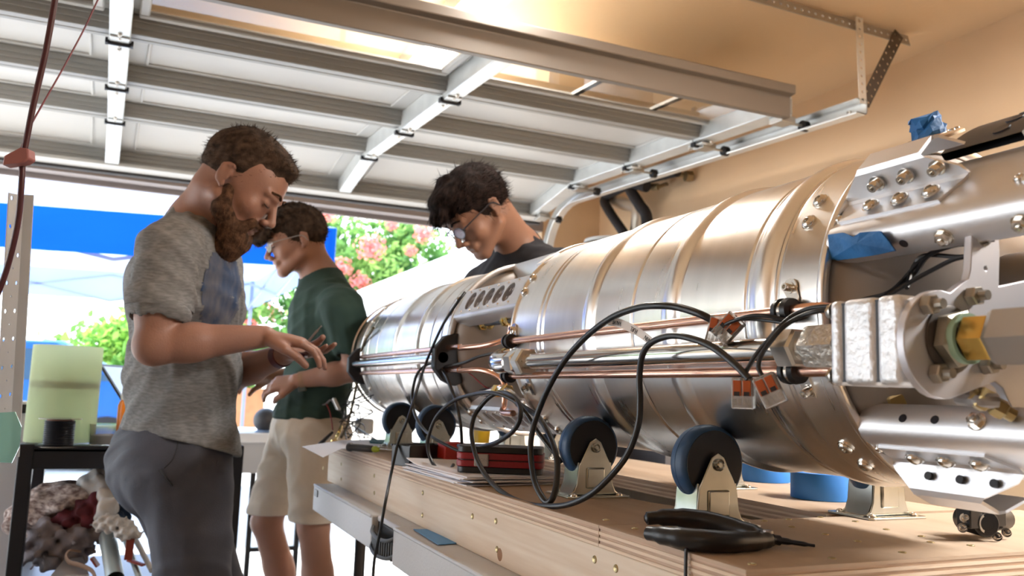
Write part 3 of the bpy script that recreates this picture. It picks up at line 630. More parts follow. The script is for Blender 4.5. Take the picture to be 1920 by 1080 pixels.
b = MB(); M = channel_frame(53, 0); b.box((-.02, 1.46, RR-.004), (.02, 1.50, RR+.003), 0, M); b.build('edge_tab', alu, rk, bev=.002)
# ------------------------------------------------ aft structure
def stringer(ph, sd):
    """sd: +1 when the side with the visible mount leg is at negative t"""
    M = channel_frame(ph, 0); rho = .190
    pr = [(-.092, .150), (-.096, .155), (-.099, .166), (-.099, .174), (-.096, .182), (-.089, .188), (-.080, rho), (-.076, rho), (-.005, rho), (-.001, rho-.001), (.003, rho-.006), (.004, rho-.03)]
    if sd < 0: pr = [(-p[0], p[1]) for p in pr]
    b = MB(); b.strip(pr, .18, .667, -.003*sd, M); s = b.build('aft_stringer', alu, rk, smooth_a=60, bev=0); s['label'] = 'satin aluminium channel beam of the aft frame'
    for (ya, yb) in ((.668, .520), (.465, .30)):
        hat = [(-.073, rho+.003, -.010, .016), (-.042, rho+.003, .0, .004), (-.039, rho+.0055, 0, 0), (-.037, rho+.014, -.006, .006), (-.034, rho+.031, -.026, .036), (-.030, rho+.036, -.030, .042), (-.002, rho+.037, -.030, .042), (.003, rho+.033, -.028, .038), (.006, rho+.016, -.016, .020)]
        if sd < 0: hat = [(-h[0],)+h[1:] for h in hat]
        b = MB(); b.strip([(h[0], h[1]) for h in hat], [ya+h[2] for h in hat], [yb+h[3] for h in hat], -.0035*sd, M)
        fm = b.build('fin_mount', alu, rk, smooth_a=25); fm['label'] = 'bent aluminium fin mounting bracket'
        L = ya-yb
        for k in range(3):
            yy = ya-.047-.036*k
            put(SCREW, 'mount_bolt', M @ Vector((-sd*.060, yy, rho+.0065)), rad(ph)[0], fm, .95)
            n = M.to_3x3() @ Vector((-sd, 0, .12))
            if sd < 0:
                b = MB(); q = M @ Vector((-sd*.0412, yy-.004, rho+.0175)); b.cyl(q-n*.003, q+n*.0006, .0042, n=14); b.build('mount_hole', darkm, fm); continue
            put(CAP, 'mount_cap_screw', M @ Vector((-sd*.0400, yy-.004, rho+.0195)), n, fm, .85)
        put(SCREW_S, 'flush_screw', M @ Vector((-sd*.064, ya-.004, rho+.001)), rad(ph)[0], s, .8)
    for sg in (-sd,):
        n = M.to_3x3() @ Vector((sg, 0, -.1))
        for yy in (.53, .455, .40, .36): put(HEXN, 'stringer_bolt', M @ Vector((sg*.0995, yy, .168)), n, s, .9)
        for yy in (.612, .575):
            b = MB(); p = M @ Vector((sg*.0985, yy, .168)); b.cyl(p, p+n*.0012, .0045, n=12); b.build('bolt_hole', darkm, s)
    return s
s1 = stringer(45, 1); s2 = stringer(-69, -1); s3 = stringer(171, 1)
# black perforated ring inside the aft frame
b = MB(); b.lathe([(.485, RR-.010), (.485, RR-.001), (.570, RR-.001), (.570, RR-.010), (.485, RR-.010)], (XC, 0, ZC), (0, 1, 0), n=60, a0=46.2, a1=130)
br = b.build('aft_ring', mat('anodised_black', (.035, .035, .04), .45, .3), rk)
for k in range(52, 130, 7):
    p = cp(k, RR-.002, .515); b = MB(); b.cyl(p, p+rad(k)[0]*.0022, .0085, n=14); b.build('ring_hole', darkm, br)
b = MB(); b.lathe([(.30, .05), (.30, .192), (.308, .192), (.308, .05)], (XC, 0, ZC), (0, 1, 0), n=64); b.build('thrust_plate', mat('dark_plate', (.04, .04, .045), .4, .4), rk)
b = MB(); b.lathe([(.22, .075), (.30, .05), (.40, .045), (.56, .06), (.60, .06)], (XC, 0, ZC), (0, 1, 0), n=40); b.build('engine_chamber', steel_dull, rk)
# taped port on top
p = cp(67, RR-.002, .628); R_, T_ = rad(67)
b = MB(); b.lathe([(0, .034), (.003, .034), (.005, .030), (.005, .017), (.012, .015)], p, R_, n=24); pf = b.build('port_flange', mat('bronze_flange', (.60, .42, .26), .5, .3), rk, smooth_a=40)
for k in range(8):
    a = k*math.pi/4; q = p+R_*.005+T_*.027*math.cos(a)+Vector((0, 1, 0))*.027*math.sin(a); put(SCREW_S, 'flange_screw', q, R_, pf, .5)
def crumple(center, ax, r, h, name, parent, m, seed, **k):
    rn = random.Random(seed); b = MB(); n = 14; rings = 6; M = frame(center, ax); vs = []; fs = []
    for i in range(rings):
        for j in range(n):
            a = 2*math.pi*j/n; rr = r*(1+rn.uniform(-.12, .12))*(1.08 if i < 2 else 1); vs.append(M @ Vector((h*i/(rings-1)+rn.uniform(-.0025, .0025), rr*math.cos(a), rr*math.sin(a))))
    for i in range(rings-1):
        for j in range(n): fs.append((i*n+j, i*n+(j+1) % n, (i+1)*n+(j+1) % n, (i+1)*n+j))
    fs += [tuple(range(n))[::-1], tuple((rings-1)*n+j for j in range(n))]; b.add(vs, fs); return b.build(name, m, parent, smooth_a=0)
crumple(p+R_*.006, R_+Vector((0, .12, .15)), .0165, .022, 'taped_cap', rk, tape_b, 4)['label'] = 'blue painter\'s tape wrapped cap'
# blue tape on the stringer's lower edge
b = MB(); rn = random.Random(2); pts = [(1552, 440), (1580, 436), (1600, 444), (1612, 436), (1632, 434), (1650, 433), (1664, 450), (1678, 470), (1640, 478), (1600, 484), (1570, 488), (1556, 486)]
vs = [atX(u, v, .661+.003*rn.random()+(v-434)*.0003) for u, v in pts]; c = sum(vs, Vector())/len(vs); vs.append(c+Vector((-.003, 0, 0)))
b.add(vs, [(i, (i+1) % 12, 12) for i in range(12)]); b.add([v+Vector((.002, 0, 0)) for v in vs], [((i+1) % 12, i, 12) for i in range(12)]); b.build('tape_strip', tape_b, rk, smooth_a=0)
# ------------------------------------------------ pipes along the side
PX, PZ = .641, .060
b = MB(); b.cyl((PX, .69, PZ), (PX, 1.335, PZ), .0135, n=32); b.build('steel_feed_pipe', steel_bright, rk)
b = MB(); b.tube([(.655, 1.478, .102), (.655, 1.2, .102), (.655, .9, .103), (.655, .715, .103), (.665, .66, .103), (.70, .62, .095)], .0063, 12, sub=4); b.build('copper_line', copper, rk)
b = MB(); b.tube([(.655, 1.478, .0365), (.655, 1.0, .0365), (.655, .60, .0365), (.668, .575, .038), (.70, .56, .045)], .0063, 12, sub=4); b.build('copper_line', copper, rk)
b = MB(); b.tube([(.700, 2.64, .103), (.672, 2.62, .103), (.660, 2.5, .103), (.660, 1.80, .103), (.66, 1.72, .10), (.69, 1.64, .105), (.72, 1.60, .125), (.72, 1.60, .175), (.73, 1.62, .19)], .0063, 12, sub=5); b.build('copper_line', copper, rk)
b = MB(); b.cyl((.648, 1.80, .080), (.648, 2.63, .080), .0125, n=24); b.build('steel_feed_pipe', steel_bright, rk)
b = MB(); b.tube([(.672, 2.62, .052), (.660, 2.5, .052), (.660, 1.80, .052), (.66, 1.72, .05), (.68, 1.64, .05), (.71, 1.60, .03), (.715, 1.60, -.02), (.70, 1.575, -.035), (.69, 1.50, -.035)], .0063, 12, sub=5); b.build('copper_line', copper, rk)
def hexnut(b, p, ax, r, h, ch=.12, rot=0):
    b.lathe([(0, r*.55), (0, r*(1-ch)), (h*.12, r), (h*.88, r), (h, r*(1-ch)), (h, r*.5)], p, ax, n=6, a0=rot, a1=rot+360)
silver_n = mat('nickel_nut', (.72, .70, .66), .3, 1)
b = MB(); hexnut(b, (PX, 1.335, PZ), (0, 1, 0), .026, .028); b.build('pipe_nut', silver_n, rk, smooth_a=25)
b = MB(); hexnut(b, (PX, 1.366, PZ), (0, 1, 0), .025, .034, rot=20); b.build('pipe_nut', steel_bright, rk, smooth_a=25)
b = MB(); b.lathe([(0, .014), (0, .019), (.004, .0205), (.008, .019), (.012, .0205), (.016, .019), (.02, .019)], (PX, 1.396, PZ), (0, 1, 0), n=28)
b.tube([(PX, 1.41, PZ), (PX+.002, 1.46, PZ), (PX+.014, 1.495, PZ+.006), (PX+.045, 1.515, PZ+.016), (PX+.09, 1.515, PZ+.02)], .0205, 20, sub=6); b.build('pipe_elbow', steel_bright, rk)
# clamps
def clamp(y, z, x=.655):
    b = MB(); b.lathe([(0, .006), (0, .0135), (.007, .0145), (.007, .012), (.015, .012), (.015, .0145), (.022, .0135), (.022, .006)], (x, y, z), (0, 1, 0), n=20); c = b.build('rubber_clamp', blackp, rk)
    b = MB(); b.lathe([(.007, .0125), (.015, .0125)], (x, y, z), (0, 1, 0), n=20); b.build('clamp_band', steel_bright, c); return c
for y, z in ((.700, .103), (.690, .0365), (1.44, .102), (1.44, .0365)): clamp(y, z)
for y, ph, pt in ((.715, 5, 0), (1.455, 4, 0)):
    M = channel_frame(ph, 0); b = MB(); b.prism([(.0, -.010), (.012, -.014), (.03, -.010)]+circ(.0, 0, .011, 12, math.pi/2)[0:7], M @ Matrix(((-1, 0, 0, .0), (0, 1, 0, y), (0, 0, 1, RR+.001), (0, 0, 0, 1))), .002)
    o = b.build('clamp_tab', steel_bright, rk); put(CAP, 'tab_screw', M @ Vector((0, y, RR+.003)), rad(ph)[0], o, .7)
M = channel_frame(-27, 0); b = MB(); b.box((-.012, .705, RR), (.02, .722, RR+.002), 0, M); o = b.build('clamp_tab', steel_bright, rk); put(CAP, 'tab_screw', M @ Vector((-.004, .713, RR+.002)), rad(-27)[0], o, .8)
M = channel_frame(-27, 0); b = MB(); b.box((-.02, 1.415, RR), (.02, 1.428, RR+.002), 0, M); o = b.build('clamp_tab', steel_bright, rk); put(CAP, 'tab_screw', M @ Vector((-.004, 1.44, RR+.002)), rad(-27)[0], o, .8)
# black line brackets on the far tank
for y, s in ((1.80, 1.0), (2.62, .9)):
    b = MB(); M = Matrix(((1, 0, 0, .652), (0, 0, 1, y), (0, 1, 0, .078), (0, 0, 0, 1)))
    b.prism([(-.024, -.022), (-.024, .022), (.0, .052), (.028, .06), (.045, .05), (.045, -.055), (.028, -.062), (.0, -.050)][::-1], M, .026); b.build('line_bracket', mat('printed_black', (.02, .02, .024), .5), rk, bev=.003)
# brass fittings in the gap
def fit(p, ax, L, r, m=brass, name='brass_fitting', rings=3):
    b = MB(); ax = Vector(ax).normalized(); p = Vector(p)
    for k in range(rings): hexnut(b, p+ax*(L*k/rings), ax, r*(1-.18*(k % 2)), L/rings*.8, rot=k*25)
    b.cyl(p-ax*.005, p+ax*(L+.005), r*.55, n=12); return b.build(name, m, rk, smooth_a=25)
fit(atX(903, 610, .715), (0.1, -1, .05), .045, .013); fit(atX(945, 603, .70), (.1, -1, .1), .03, .012)
b = MB(); b.tube([atX(905, 609, .715), atX(945, 603, .70), atX(975, 598, .70)], .005, 8); b.build('black_line', blackp, rk)
fit(atX(930, 733, .69), (.05, -1, .0), .06, .014)
b = MB(); b.tube([atX(905, 735, .70), atX(945, 731, .69), (.69, 1.44, -.028)], .009, 10); b.build('steel_line', steel_bright, rk)
# ------------------------------------------------ valve train at the near end
b = MB(); hexnut(b, (PX, .672, PZ), (0, 1, 0), .0225, .028); b.build('valve_nut', silver_n, rk, smooth_a=25)
b = MB(); b.cyl((PX, .66, PZ), (PX, .675, PZ), .013, n=20); hexnut(b, (PX, .612, PZ), (0, 1, 0), .0245, .046, ch=.06, rot=0); b.build('valve_union', mat('cast_nickel', (.60, .57, .52), .42, .9, bump=.6, bscale=160), rk, smooth_a=25)
vx0, vx1, vz0, vz1 = PX-.036, PX+.036, PZ-.040, PZ+.040
seg = [(.600, .585, .9), (.5835, .546, 1.0), (.5445, .518, 1.0)]
vb = None
for (ya, yb, s) in seg:
    b = MB(); b.box((vx0, yb, vz0), (vx1, ya, vz1)); o = b.build('valve_body', alu_cast, rk if vb is None else vb, bev=.006, seg=3); vb = vb or o
b = MB(); b.box((vx0+.003, .520, vz0+.003), (vx1-.003, .598, vz1-.003)); b.build('gasket', darkm, vb)
b = MB(); b.lathe([(0, .014), (.006, .026), (.012, .03)], (PX, .612, PZ), (0, -1, 0), n=24); b.build('valve_neck', alu_cast, vb)
for sx_, sz_ in ((-1, 1), (1, 1), (-1, -1), (1, -1)): put(HEXN, 'valve_bolt', (PX+sx_*.027, .6005, PZ+sz_*.031), (0, 1, 0), vb, .9)
YP = .505
def pq(u, v): p = atY(u, v, YP); return (p.x, p.z)
ccx, ccz, cr0 = PX, PZ-.003, .0475
arc = [(ccx+cr0*math.cos(math.radians(a)), ccz+cr0*math.sin(math.radians(a))) for a in range(292, 70, -12)]
# clockwise when seen in (x,z)
poly = arc+[pq(1800, 534), pq(1816, 524), pq(1820, 505), pq(1824, 420), pq(1832, 409), pq(1845, 405), pq(1862, 413), pq(1872, 432), pq(1875, 470), pq(1873, 537), pq(1890, 533), pq(1990, 512), pq(2050, 560), pq(2060, 900), pq(1965, 900), pq(1922, 812), pq(1880, 728), pq(1866, 716)]
b = MB(); b.prism(poly, Matrix(((1, 0, 0, 0), (0, 0, 1, YP), (0, 1, 0, 0), (0, 0, 0, 1))), .008, holes=[circ(*pq(1848, 503), .0022, 8)])
vp = b.build('valve_plate', alu_plate, rk, smooth_a=30, bev=.0012); vp['label'] = 'grey aluminium valve mounting plate with a long upright arm'
def onp(u, v): p = pq(u, v); return Vector((p[0], YP, p[1]))
for (u, v) in ((1735, 572), (1818, 556), (1752, 700), (1846, 684)):
    b = MB(); p = onp(u, v); hexnut(b, p, (0, -1, 0), .009, .010, rot=10); b.cyl(p, p+Vector((0, -.018, 0)), .0045, n=10); b.build('plate_nut', mat('tarnished_nut', (.42, .38, .32), .35, .9), vp, smooth_a=25)
for (u, v) in ((1843, 440),): put(HEXN, 'arm_bolt', onp(u, v), (0, -1, 0), vp, 1.1)
ax = (0, -1, 0); c0 = Vector((PX+.008, YP, PZ+.0015))
b = MB(); b.lathe([(0, .030), (.002, .030), (.003, .027), (.003, .0)], c0, ax, n=28); b.build('seat_washer', mat('dark_washer', (.10, .085, .075), .4, .6), vp)
b = MB(); hexnut(b, c0+Vector((0, -.003, 0)), ax, .026, .012, rot=15); b.build('lock_nut', mat('worn_nut', (.40, .37, .30), .4, .7), vp, smooth_a=25)
b = MB(); b.lathe([(.014, .020), (.014, .022), (.020, .022), (.020, .018)], c0, ax, n=28); b.build('green_seal', mat('green_seal', (.34, .50, .36), .5), vp)
b = MB(); hexnut(b, c0+Vector((0, -.020, 0)), ax, .021, .026, rot=5); b.build('brass_adaptor', mat('adaptor_brass', (.80, .55, .16), .22, 1), vp, smooth_a=25)
b = MB(); hexnut(b, c0+Vector((0, -.046, 0)), ax, .026, .045, rot=5); b.cyl(c0+Vector((0, -.09, 0)), c0+Vector((0, -.105, 0)), .022, n=24); b.build('coupling_nut', mat('coupling_grey', (.44, .41, .38), .4, .8), vp, smooth_a=25)
b = MB(); b.lathe([(.088, .019), (.088, .0235), (.13, .0235), (.13, 0)], c0, ax, n=28); b.build('blue_cap', mat('blue_cap', (.015, .08, .28), .45), vp)
# things seen inside the aft frame
fit(atX(1632, 480, .74), Vector((-.02, .0, -.05)), .03, .016, mat('dull_brass', (.50, .38, .18), .35, .9), rings=2)
b = MB(); b.tube([atX(1625, 500, .735), atX(1610, 530, .73), atX(1598, 560, .73), atX(1590, 600, .73)], .0065, 10); b.build('copper_stub', copper, rk)
fit(atX(1670, 735, .74), Vector((.03, .0, -.05)), .04, .014, MATS['dull_brass'], rings=2)
fit(atX(1830, 742, .69), Vector((.03, -.02, -.02)), .03, .011, MATS['dull_brass'], rings=2)
b = MB(); b.tube([atX(1800, 745, .70), atX(1835, 750, .69), atX(1870, 752, .70)], .007, 10); b.build('steel_elbow', steel_dull, rk)
wm = mat('sensor_wire', (.008, .008, .010), .35)
for pts in ([(1565, 580, .655), (1620, 562, .66), (1672, 545, .70), (1725, 490, .72), (1770, 462, .72), (1830, 452, .72)], [(1680, 545, .70), (1715, 515, .72), (1740, 480, .71), (1790, 460, .70), (1830, 458, .72)],
            [(1664, 555, .69), (1705, 530, .70), (1745, 508, .70), (1790, 486, .70), (1835, 478, .70)], [(1700, 540, .70), (1712, 500, .72), (1735, 479, .72), (1800, 482, .71), (1835, 476, .72)]):
    b = MB(); b.tube([atX(*p) for p in pts], .0024, 6, sub=6); b.build('sensor_wire', wm, rk)
# camera mount / roller under the aft frame
# ================================================= TABLE, PLYWOOD CRADLE, CASTERS
WT = -.159
pine = None
def wood_mat(name, col, dark, stretch, scale=5.0, knots=False, rough=.6, bump=.25):
    m = bpy.data.materials.new(name); m.use_nodes = True; n = m.node_tree.nodes; L = m.node_tree.links; b = n['Principled BSDF']; b.inputs['Roughness'].default_value = rough
    t = n.new('ShaderNodeTexCoord'); mp = n.new('ShaderNodeMapping'); mp.inputs['Scale'].default_value = stretch; L.new(t.outputs['Object'], mp.inputs[0])
    nz = n.new('ShaderNodeTexNoise'); nz.inputs['Scale'].default_value = scale; nz.inputs['Detail'].default_value = 6; nz.inputs['Distortion'].default_value = .6; L.new(mp.outputs[0], nz.inputs['Vector'])
    wv = n.new('ShaderNodeTexNoise'); wv.inputs['Scale'].default_value = scale*4; wv.inputs['Detail'].default_value = 3; L.new(mp.outputs[0], wv.inputs['Vector'])
    mx = n.new('ShaderNodeMath'); mx.operation = 'MULTIPLY_ADD'; mx.inputs[1].default_value = .35; L.new(wv.outputs['Fac'], mx.inputs[0]); L.new(nz.outputs['Fac'], mx.inputs[2])
    r = n.new('ShaderNodeValToRGB'); e = r.color_ramp.elements; e[0].position = .52; e[1].position = .78; e[0].color = (*dark, 1); e[1].color = (*col, 1)
    L.new(mx.outputs[0], r.inputs[0]); L.new(r.outputs[0], b.inputs['Base Color'])
    bp = n.new('ShaderNodeBump'); bp.inputs['Strength'].default_value = bump; bp.inputs['Distance'].default_value = .002; L.new(mx.outputs[0], bp.inputs['Height']); L.new(bp.outputs[0], b.inputs['Normal'])
    return m
ply_top = wood_mat('plywood_face', (.58, .44, .32), (.50, .36, .25), (3, .5, 3), 3.0)
pine = wood_mat('pine_board', (.80, .69, .56), (.70, .56, .42), (1.2, .45, 9), 3.5)
ply_a = wood_mat('ply_light', (.80, .65, .50), (.68, .52, .38), (2, 1.2, 40), 6); ply_b = wood_mat('ply_dark', (.60, .43, .31), (.44, .30, .21), (2, 1.2, 40), 6)
cr0_ = thing('wood_cradle', 'long plywood and pine box frame on the grey folding table carrying the rocket', 'workbench', (.86, 1.6, -.267))
TH = .026; YN = .660; YE = 2.50
def plate(name, poly, z1, layers=7, th=TH, par=cr0_, joint=None):
    """plywood sheet: veneer layers proud and recessed by turns"""
    root = None
    for k in range(layers):
        za = z1-th*(k+1)/layers; ins = .0 if k % 2 == 0 else .0012
        cx = sum(p[0] for p in poly)/len(poly); cy = sum(p[1] for p in poly)/len(poly)
        pp = [(x-math.copysign(ins, x-cx), y-math.copysign(ins, y-cy)) for x, y in poly]
        b = MB(); b.prism(pp, Matrix.Translation((0, 0, za)), th/layers-.00005)
        if k == 0: root = b.build(name, ply_top, par, smooth_a=0); continue
        b.build('ply_veneer', ply_b if k % 2 else ply_a, root, smooth_a=0)
    return root
# front rail: narrow strip y .95-1.?; wide cross piece at the near end
sa = plate('plywood_sheet', [(.556, .9385), (.800, .9385), (.800, 1.0), (.762, 1.13), (.75, 1.22), (.745, YE), (.556, YE)], WT)
sb = plate('plywood_sheet', [(.556, YN), (1.36, YN), (1.36, .9375), (.556, .9375)], WT)
sc = plate('plywood_sheet', [(.956, .9575), (1.25, .9575), (1.25, 2.35), (.97, 2.35)], WT)
# pine boards
b = MB(); b.box((.5565, YN+.04, -.267), (.5945, YE, WT-TH-.0005)); fb = b.build('pine_board', pine, cr0_, bev=.0015)
fb['label'] = 'pale pine side board with knots and screw heads'
b = MB(); b.box((.5565, YN+.001, -.267), (1.36, YN+.038, WT-TH-.0005)); b.build('pine_board', pine, cr0_, bev=.0015)
b = MB(); b.box((1.24, YN+.04, -.267), (1.278, 2.35, WT-TH-.0005)); b.build('pine_board', pine, cr0_, bev=.0015)
b = MB(); b.box((.596, YE-.04, -.267), (1.24, YE-.002, WT-TH-.0005)); b.build('pine_board', pine, cr0_, bev=.0015)
brs = mat('screw_brass', (.42, .33, .17), .35, .9)
b = MB(); b.lathe([(-.0005, .0052), (.0006, .0050), (.0012, .0042), (.0004, .0022), (-.0002, 0)], (0, 0, 0), (1, 0, 0), n=14); WS = mesh_only(b, 'wood_screw', brs)
def px_on(x, u, v): return atX(u, v, x)
for (u, v) in ((793, 924), (792, 966), (930, 977), (932, 1030), (1115, 1049), (1155, 1066), (702, 892), (702, 924), (640, 870), (640, 898), (606, 878), (886, 968)):
    p = atX(u, v, .5565); put(WS, 'wood_screw', p, (-1, 0, 0), fb, 1.0)
knot = mat('knot_wood', (.30, .15, .07), .7)
for (u, v, r) in ((937, 1040, .011),):
    p = atX(u, v, .5565); b = MB(); b.lathe([(-.0003, r), (.0004, r*.8), (.0006, 0)], p, (-1, 0, 0), n=16); b.build('knot', knot, fb)
for (u, v, par) in ((1136, 975, sa), (1190, 991, sb), (1280, 1019, sb), (1410, 1058, sb), (1433, 977, sb), (1485, 988, sb), (1547, 1002, sb), (1608, 1015, sb), (1560, 1047, sb), (1604, 978, sb), (1662, 993, sb), (1728, 1006, sb), (1692, 1036, sb), (1820, 1023, sb), (1745, 1017, sb), (1478, 974, sb), (1538, 970, sb)):
    p = atZ(u, v, WT); put(WS, 'wood_screw', p, (0, 0, 1), par, .9)
# grey folding table
tb = thing('folding_table', 'grey plastic folding table with a moulded handle under the wooden cradle', 'table', (.88, 1.5, FL))
TT = -.267
tx0, tx1 = .502, 1.262
for (ya, yb) in ((1.80, 2.42), (.30, 1.64)):
    b = MB(); b.box((tx0, ya, TT-.072), (tx1, yb, TT)); b.box((tx0-.003, ya+.004, TT-.006), (tx0+.004, yb-.004, TT+.0012)); b.build('table_half', grey_p, tb, bev=.009, seg=3)
b = MB(); b.box((tx0+.012, 1.64, TT-.012), (tx1-.012, 1.80, TT)); b.build('table_centre', grey_p, tb, bev=.004)
hd = mat('handle_dark', (.10, .11, .12), .45)
b = MB()
pts = [(tx0+.004, 1.641, TT-.026), (tx0-.004, 1.66, TT-.034), (tx0-.008, 1.70, TT-.038), (tx0-.008, 1.74, TT-.038), (tx0-.004, 1.78, TT-.034), (tx0+.004, 1.799, TT-.026)]
for dz in (.004, -.030): b.tube([(p[0], p[1], p[2]+dz) for p in pts], .0040, 8)
for k in range(13):
    y_ = 1.65+k*.0117; x_ = tx0-.006+.008*abs(k-6)/6; b.box((x_-.002, y_-.0022, TT-.068), (x_+.003, y_+.0022, TT-.032))
tag(b.build('carry_handle', hd, tb), kind='stuff')
b = MB(); b.box((tx0+.014, 1.642, TT-.070), (tx0+.022, 1.798, TT-.013)); b.build('handle_recess', blackp, tb)
lg = mat('table_leg_steel', (.05, .05, .055), .4, .4)
for (x, y) in ((.60, 1.56), (1.16, 1.56), (.60, .45), (1.16, .45), (.60, 2.25), (1.16, 2.25)):
    b = MB(); b.cyl((x, y, FL), (x, y, TT-.045), .0145, n=14); b.cyl((x, y, FL), (x, y, FL+.03), .018, n=14); b.build('leg', lg, tb)
for y in (1.56, .45, 2.25):
    b = MB(); b.cyl((.60, y, FL+.25), (1.16, y, FL+.25), .011, n=10); b.build('cross_bar', lg, tb)
b = MB(); b.box((tx0-.0025, 2.36, TT-.030), (tx0+.002, 2.40, TT-.012)); b.build('maker_badge', mat('badge_grey', (.25, .26, .27), .4), tb)
# masking tape note on the table
tp = MB(); pp = [atZ(775, 993, TT+.0015), atZ(800, 993, TT+.0015), atZ(858, 1019, TT+.0015), atZ(822, 1022, TT+.0015)]
tn = MB(); tn.add([v for v in pp]+[v+Vector((0, 0, .0012)) for v in pp], [(0, 1, 2, 3)[::-1], (4, 5, 6, 7), (0, 1, 5, 4), (1, 2, 6, 5), (2, 3, 7, 6), (3, 0, 4, 7)])
tag(tn.build('tape_note', mat('light_blue_tape', (.14, .36, .68), .7, bump=.3, bscale=90), smooth_a=0), 'strip of light blue masking tape stuck on the grey table top', 'tape')
# casters
def caster():
    """origin: base centre under the plate, wheel axle along Y, x across"""
    rt = bpy.data.objects.new('caster_wheel', None); COL.objects.link(rt); rt['_o'] = (0, 0, 0); rt.empty_display_size = .03
    b = MB(); rw = .0508; w = .016
    pr = [(-w, .012), (-w, .044), (-w+.001, .0462), (-w+.004, .0490), (-w+.009, .0503), (-.0006, .0508), (0, .0500), (.0006, .0508), (w-.009, .0503), (w-.004, .0490), (w-.001, .0462), (w, .044), (w, .012)]
    b.lathe(pr, (0, 0, .079), (0, 1, 0), n=48); b.build('wheel', navy, rt, smooth_a=40)
    b = MB(); b.lathe([(-w-.001, .006), (-w-.001, .0435), (-w+.003, .044), (w-.003, .044), (w+.001, .0435), (w+.001, .006)], (0, 0, .079), (0, 1, 0), n=32); b.build('wheel_hub', mat('hub_black', (.006, .007, .012), .5), rt)
    # horn: two side plates flaring into a base plate
    for s in (-1, 1):
        y = s*.023
        P = [(-.048, 0.004), (-.038, .010), (-.033, .022), (-.030, .050), (-.010, .088), (0, .094), (.010, .088), (.030, .050), (.033, .022), (.038, .010), (.048, .004)]
        M = Matrix(((1, 0, 0, 0), (0, 0, 1, y-.0015), (0, 1, 0, 0), (0, 0, 0, 1)))
        b = MB(); b.prism(P[::-1], M, .003); fk = b.build('fork_plate', zinc, rt, smooth_a=30, bev=.0012)
        b = MB(); b.box((-.017, y-s*.0-.0025+s*.002, .014), (.017, y+.0025+s*.002, .047)); b.build('fork_emboss', zinc, fk, bev=.003, seg=3)
        b = MB(); b.lathe([(0, .008), (.003, .0078), (.004, .006), (.003, .0042), (.0045, .003), (.0045, 0)], (0, y+s*.0015, .079), (0, s, 0), n=20); b.build('axle_rivet', zinc, fk)
    b = MB()
    b.prism([(-.052, -.044), (.052, -.044), (.058, -.038), (.058, .038), (.052, .044), (-.052, .044), (-.058, .038), (-.058, -.038)], Matrix.Identity(4), .0032, holes=[circ(sx_*.042, sy_*.030, .005, 10) for sx_ in (-1, 1) for sy_ in (-1, 1)])
    bp_ = b.build('base_plate', zinc, rt, smooth_a=30, bev=.001)
    for s in (): b.strip([(-.031, .010), (-.040, .0045), (-.052, .0035)] if s < 0 else [(.052, .0035), (.040, .0045), (.031, .010)], -.022, .022, .0025, Matrix.Identity(4))
    for pp_ in ([(-.031, .055), (-.033, .022), (-.042, .0045), (-.054, .0036)], [(.054, .0036), (.042, .0045), (.033, .022), (.031, .055)]):
        b = MB(); b.strip(pp_, -.0215, .0215, .0025, Matrix.Identity(4)); b.build('fork_shoulder', zinc, rt)
    for sx_ in (-1, 1):
        for sy_ in (-1, 1):
            o = bpy.data.objects.new('mount_screw', SCREW_S); COL.objects.link(o); o.parent = bp_; o.matrix_local = frame((sx_*.042, sy_*.030, .0032), (0, 0, 1)) @ Matrix.Scale(.9, 4)
    return rt
def copy_tree(o, parent=None):
    c = o.copy(); COL.objects.link(c); c.parent = parent
    if parent is None: c.matrix_local = o.matrix_local
    for ch in list(o.children): copy_tree(ch, c)
    return c
cpro = caster()
# rear row x: mirrored so that the tank rests on both rows
RXB = XC+(XC-.703)
spots = [(.703, .912, 'navy caster wheel nearest the viewer with the black pliers in front of it'), (.703, 1.225, 'navy caster wheel beside the white papers and the red tool case'),
         (.703, 1.985, 'navy caster wheel behind the small black box under the far tank'), (.703, 2.29, 'farthest caster wheel on the left, nearly black in shade'),
         (RXB, .935, 'galvanised caster standing behind the blue tape roll under the aft end'), (RXB, 1.30, 'galvanised caster on the far rail behind the second blue tape roll'),
         (RXB, 1.95, 'caster on the far rail seen behind the red tool case'), (RXB, 2.25, 'most distant caster on the far rail beneath the far tank')]
for i, (x, y, l) in enumerate(spots):
    o = cpro if i == 0 else copy_tree(cpro)
    o.location = (x, y, WT); tag(o, l, 'caster', 'caster wheels cradling the rocket')
    if i >= 4: o.rotation_euler.z = math.pi
# ================================================= CABLES
def cable(label, pts, r, name='cable', sub=7, m=None, cat='cable', flat=1.0):
    b = MB(); b.tube([p if isinstance(p, Vector) else atX(*p) for p in pts], r, 10, sub=sub, flat=flat)
    return tag(b.build(name, m or cable_m, smooth_a=60), label, cat)
cable('thin black cable hanging from the far tank ring down past the table edge', [(872, 548, .668), (857, 568, .650), (830, 610, .635), (805, 665, .625), (790, 705, .60), (779, 740, .575), (765, 785, .55), (748, 825, .54), (735, 880, .52), (722, 945, .483), (712, 1000, .478), (702, 1050, .478), (698, 1110, .478)], .0032)
cable('black cable looping left from the line bracket down to the red tool case', [(818, 681, .645), (800, 684, .635), (783, 700, .62), (775, 725, .615), (773, 750, .61), (779, 780, .60), (795, 805, .60), (815, 822, .60), (840, 836, .61), (862, 846, .62)], .0034)
cable('black cable dropping from the bracket in front of the second caster', [(826, 688, .65), (838, 708, .64), (850, 740, .635), (858, 765, .63), (864, 800, .63), (866, 832, .64)], .0036)
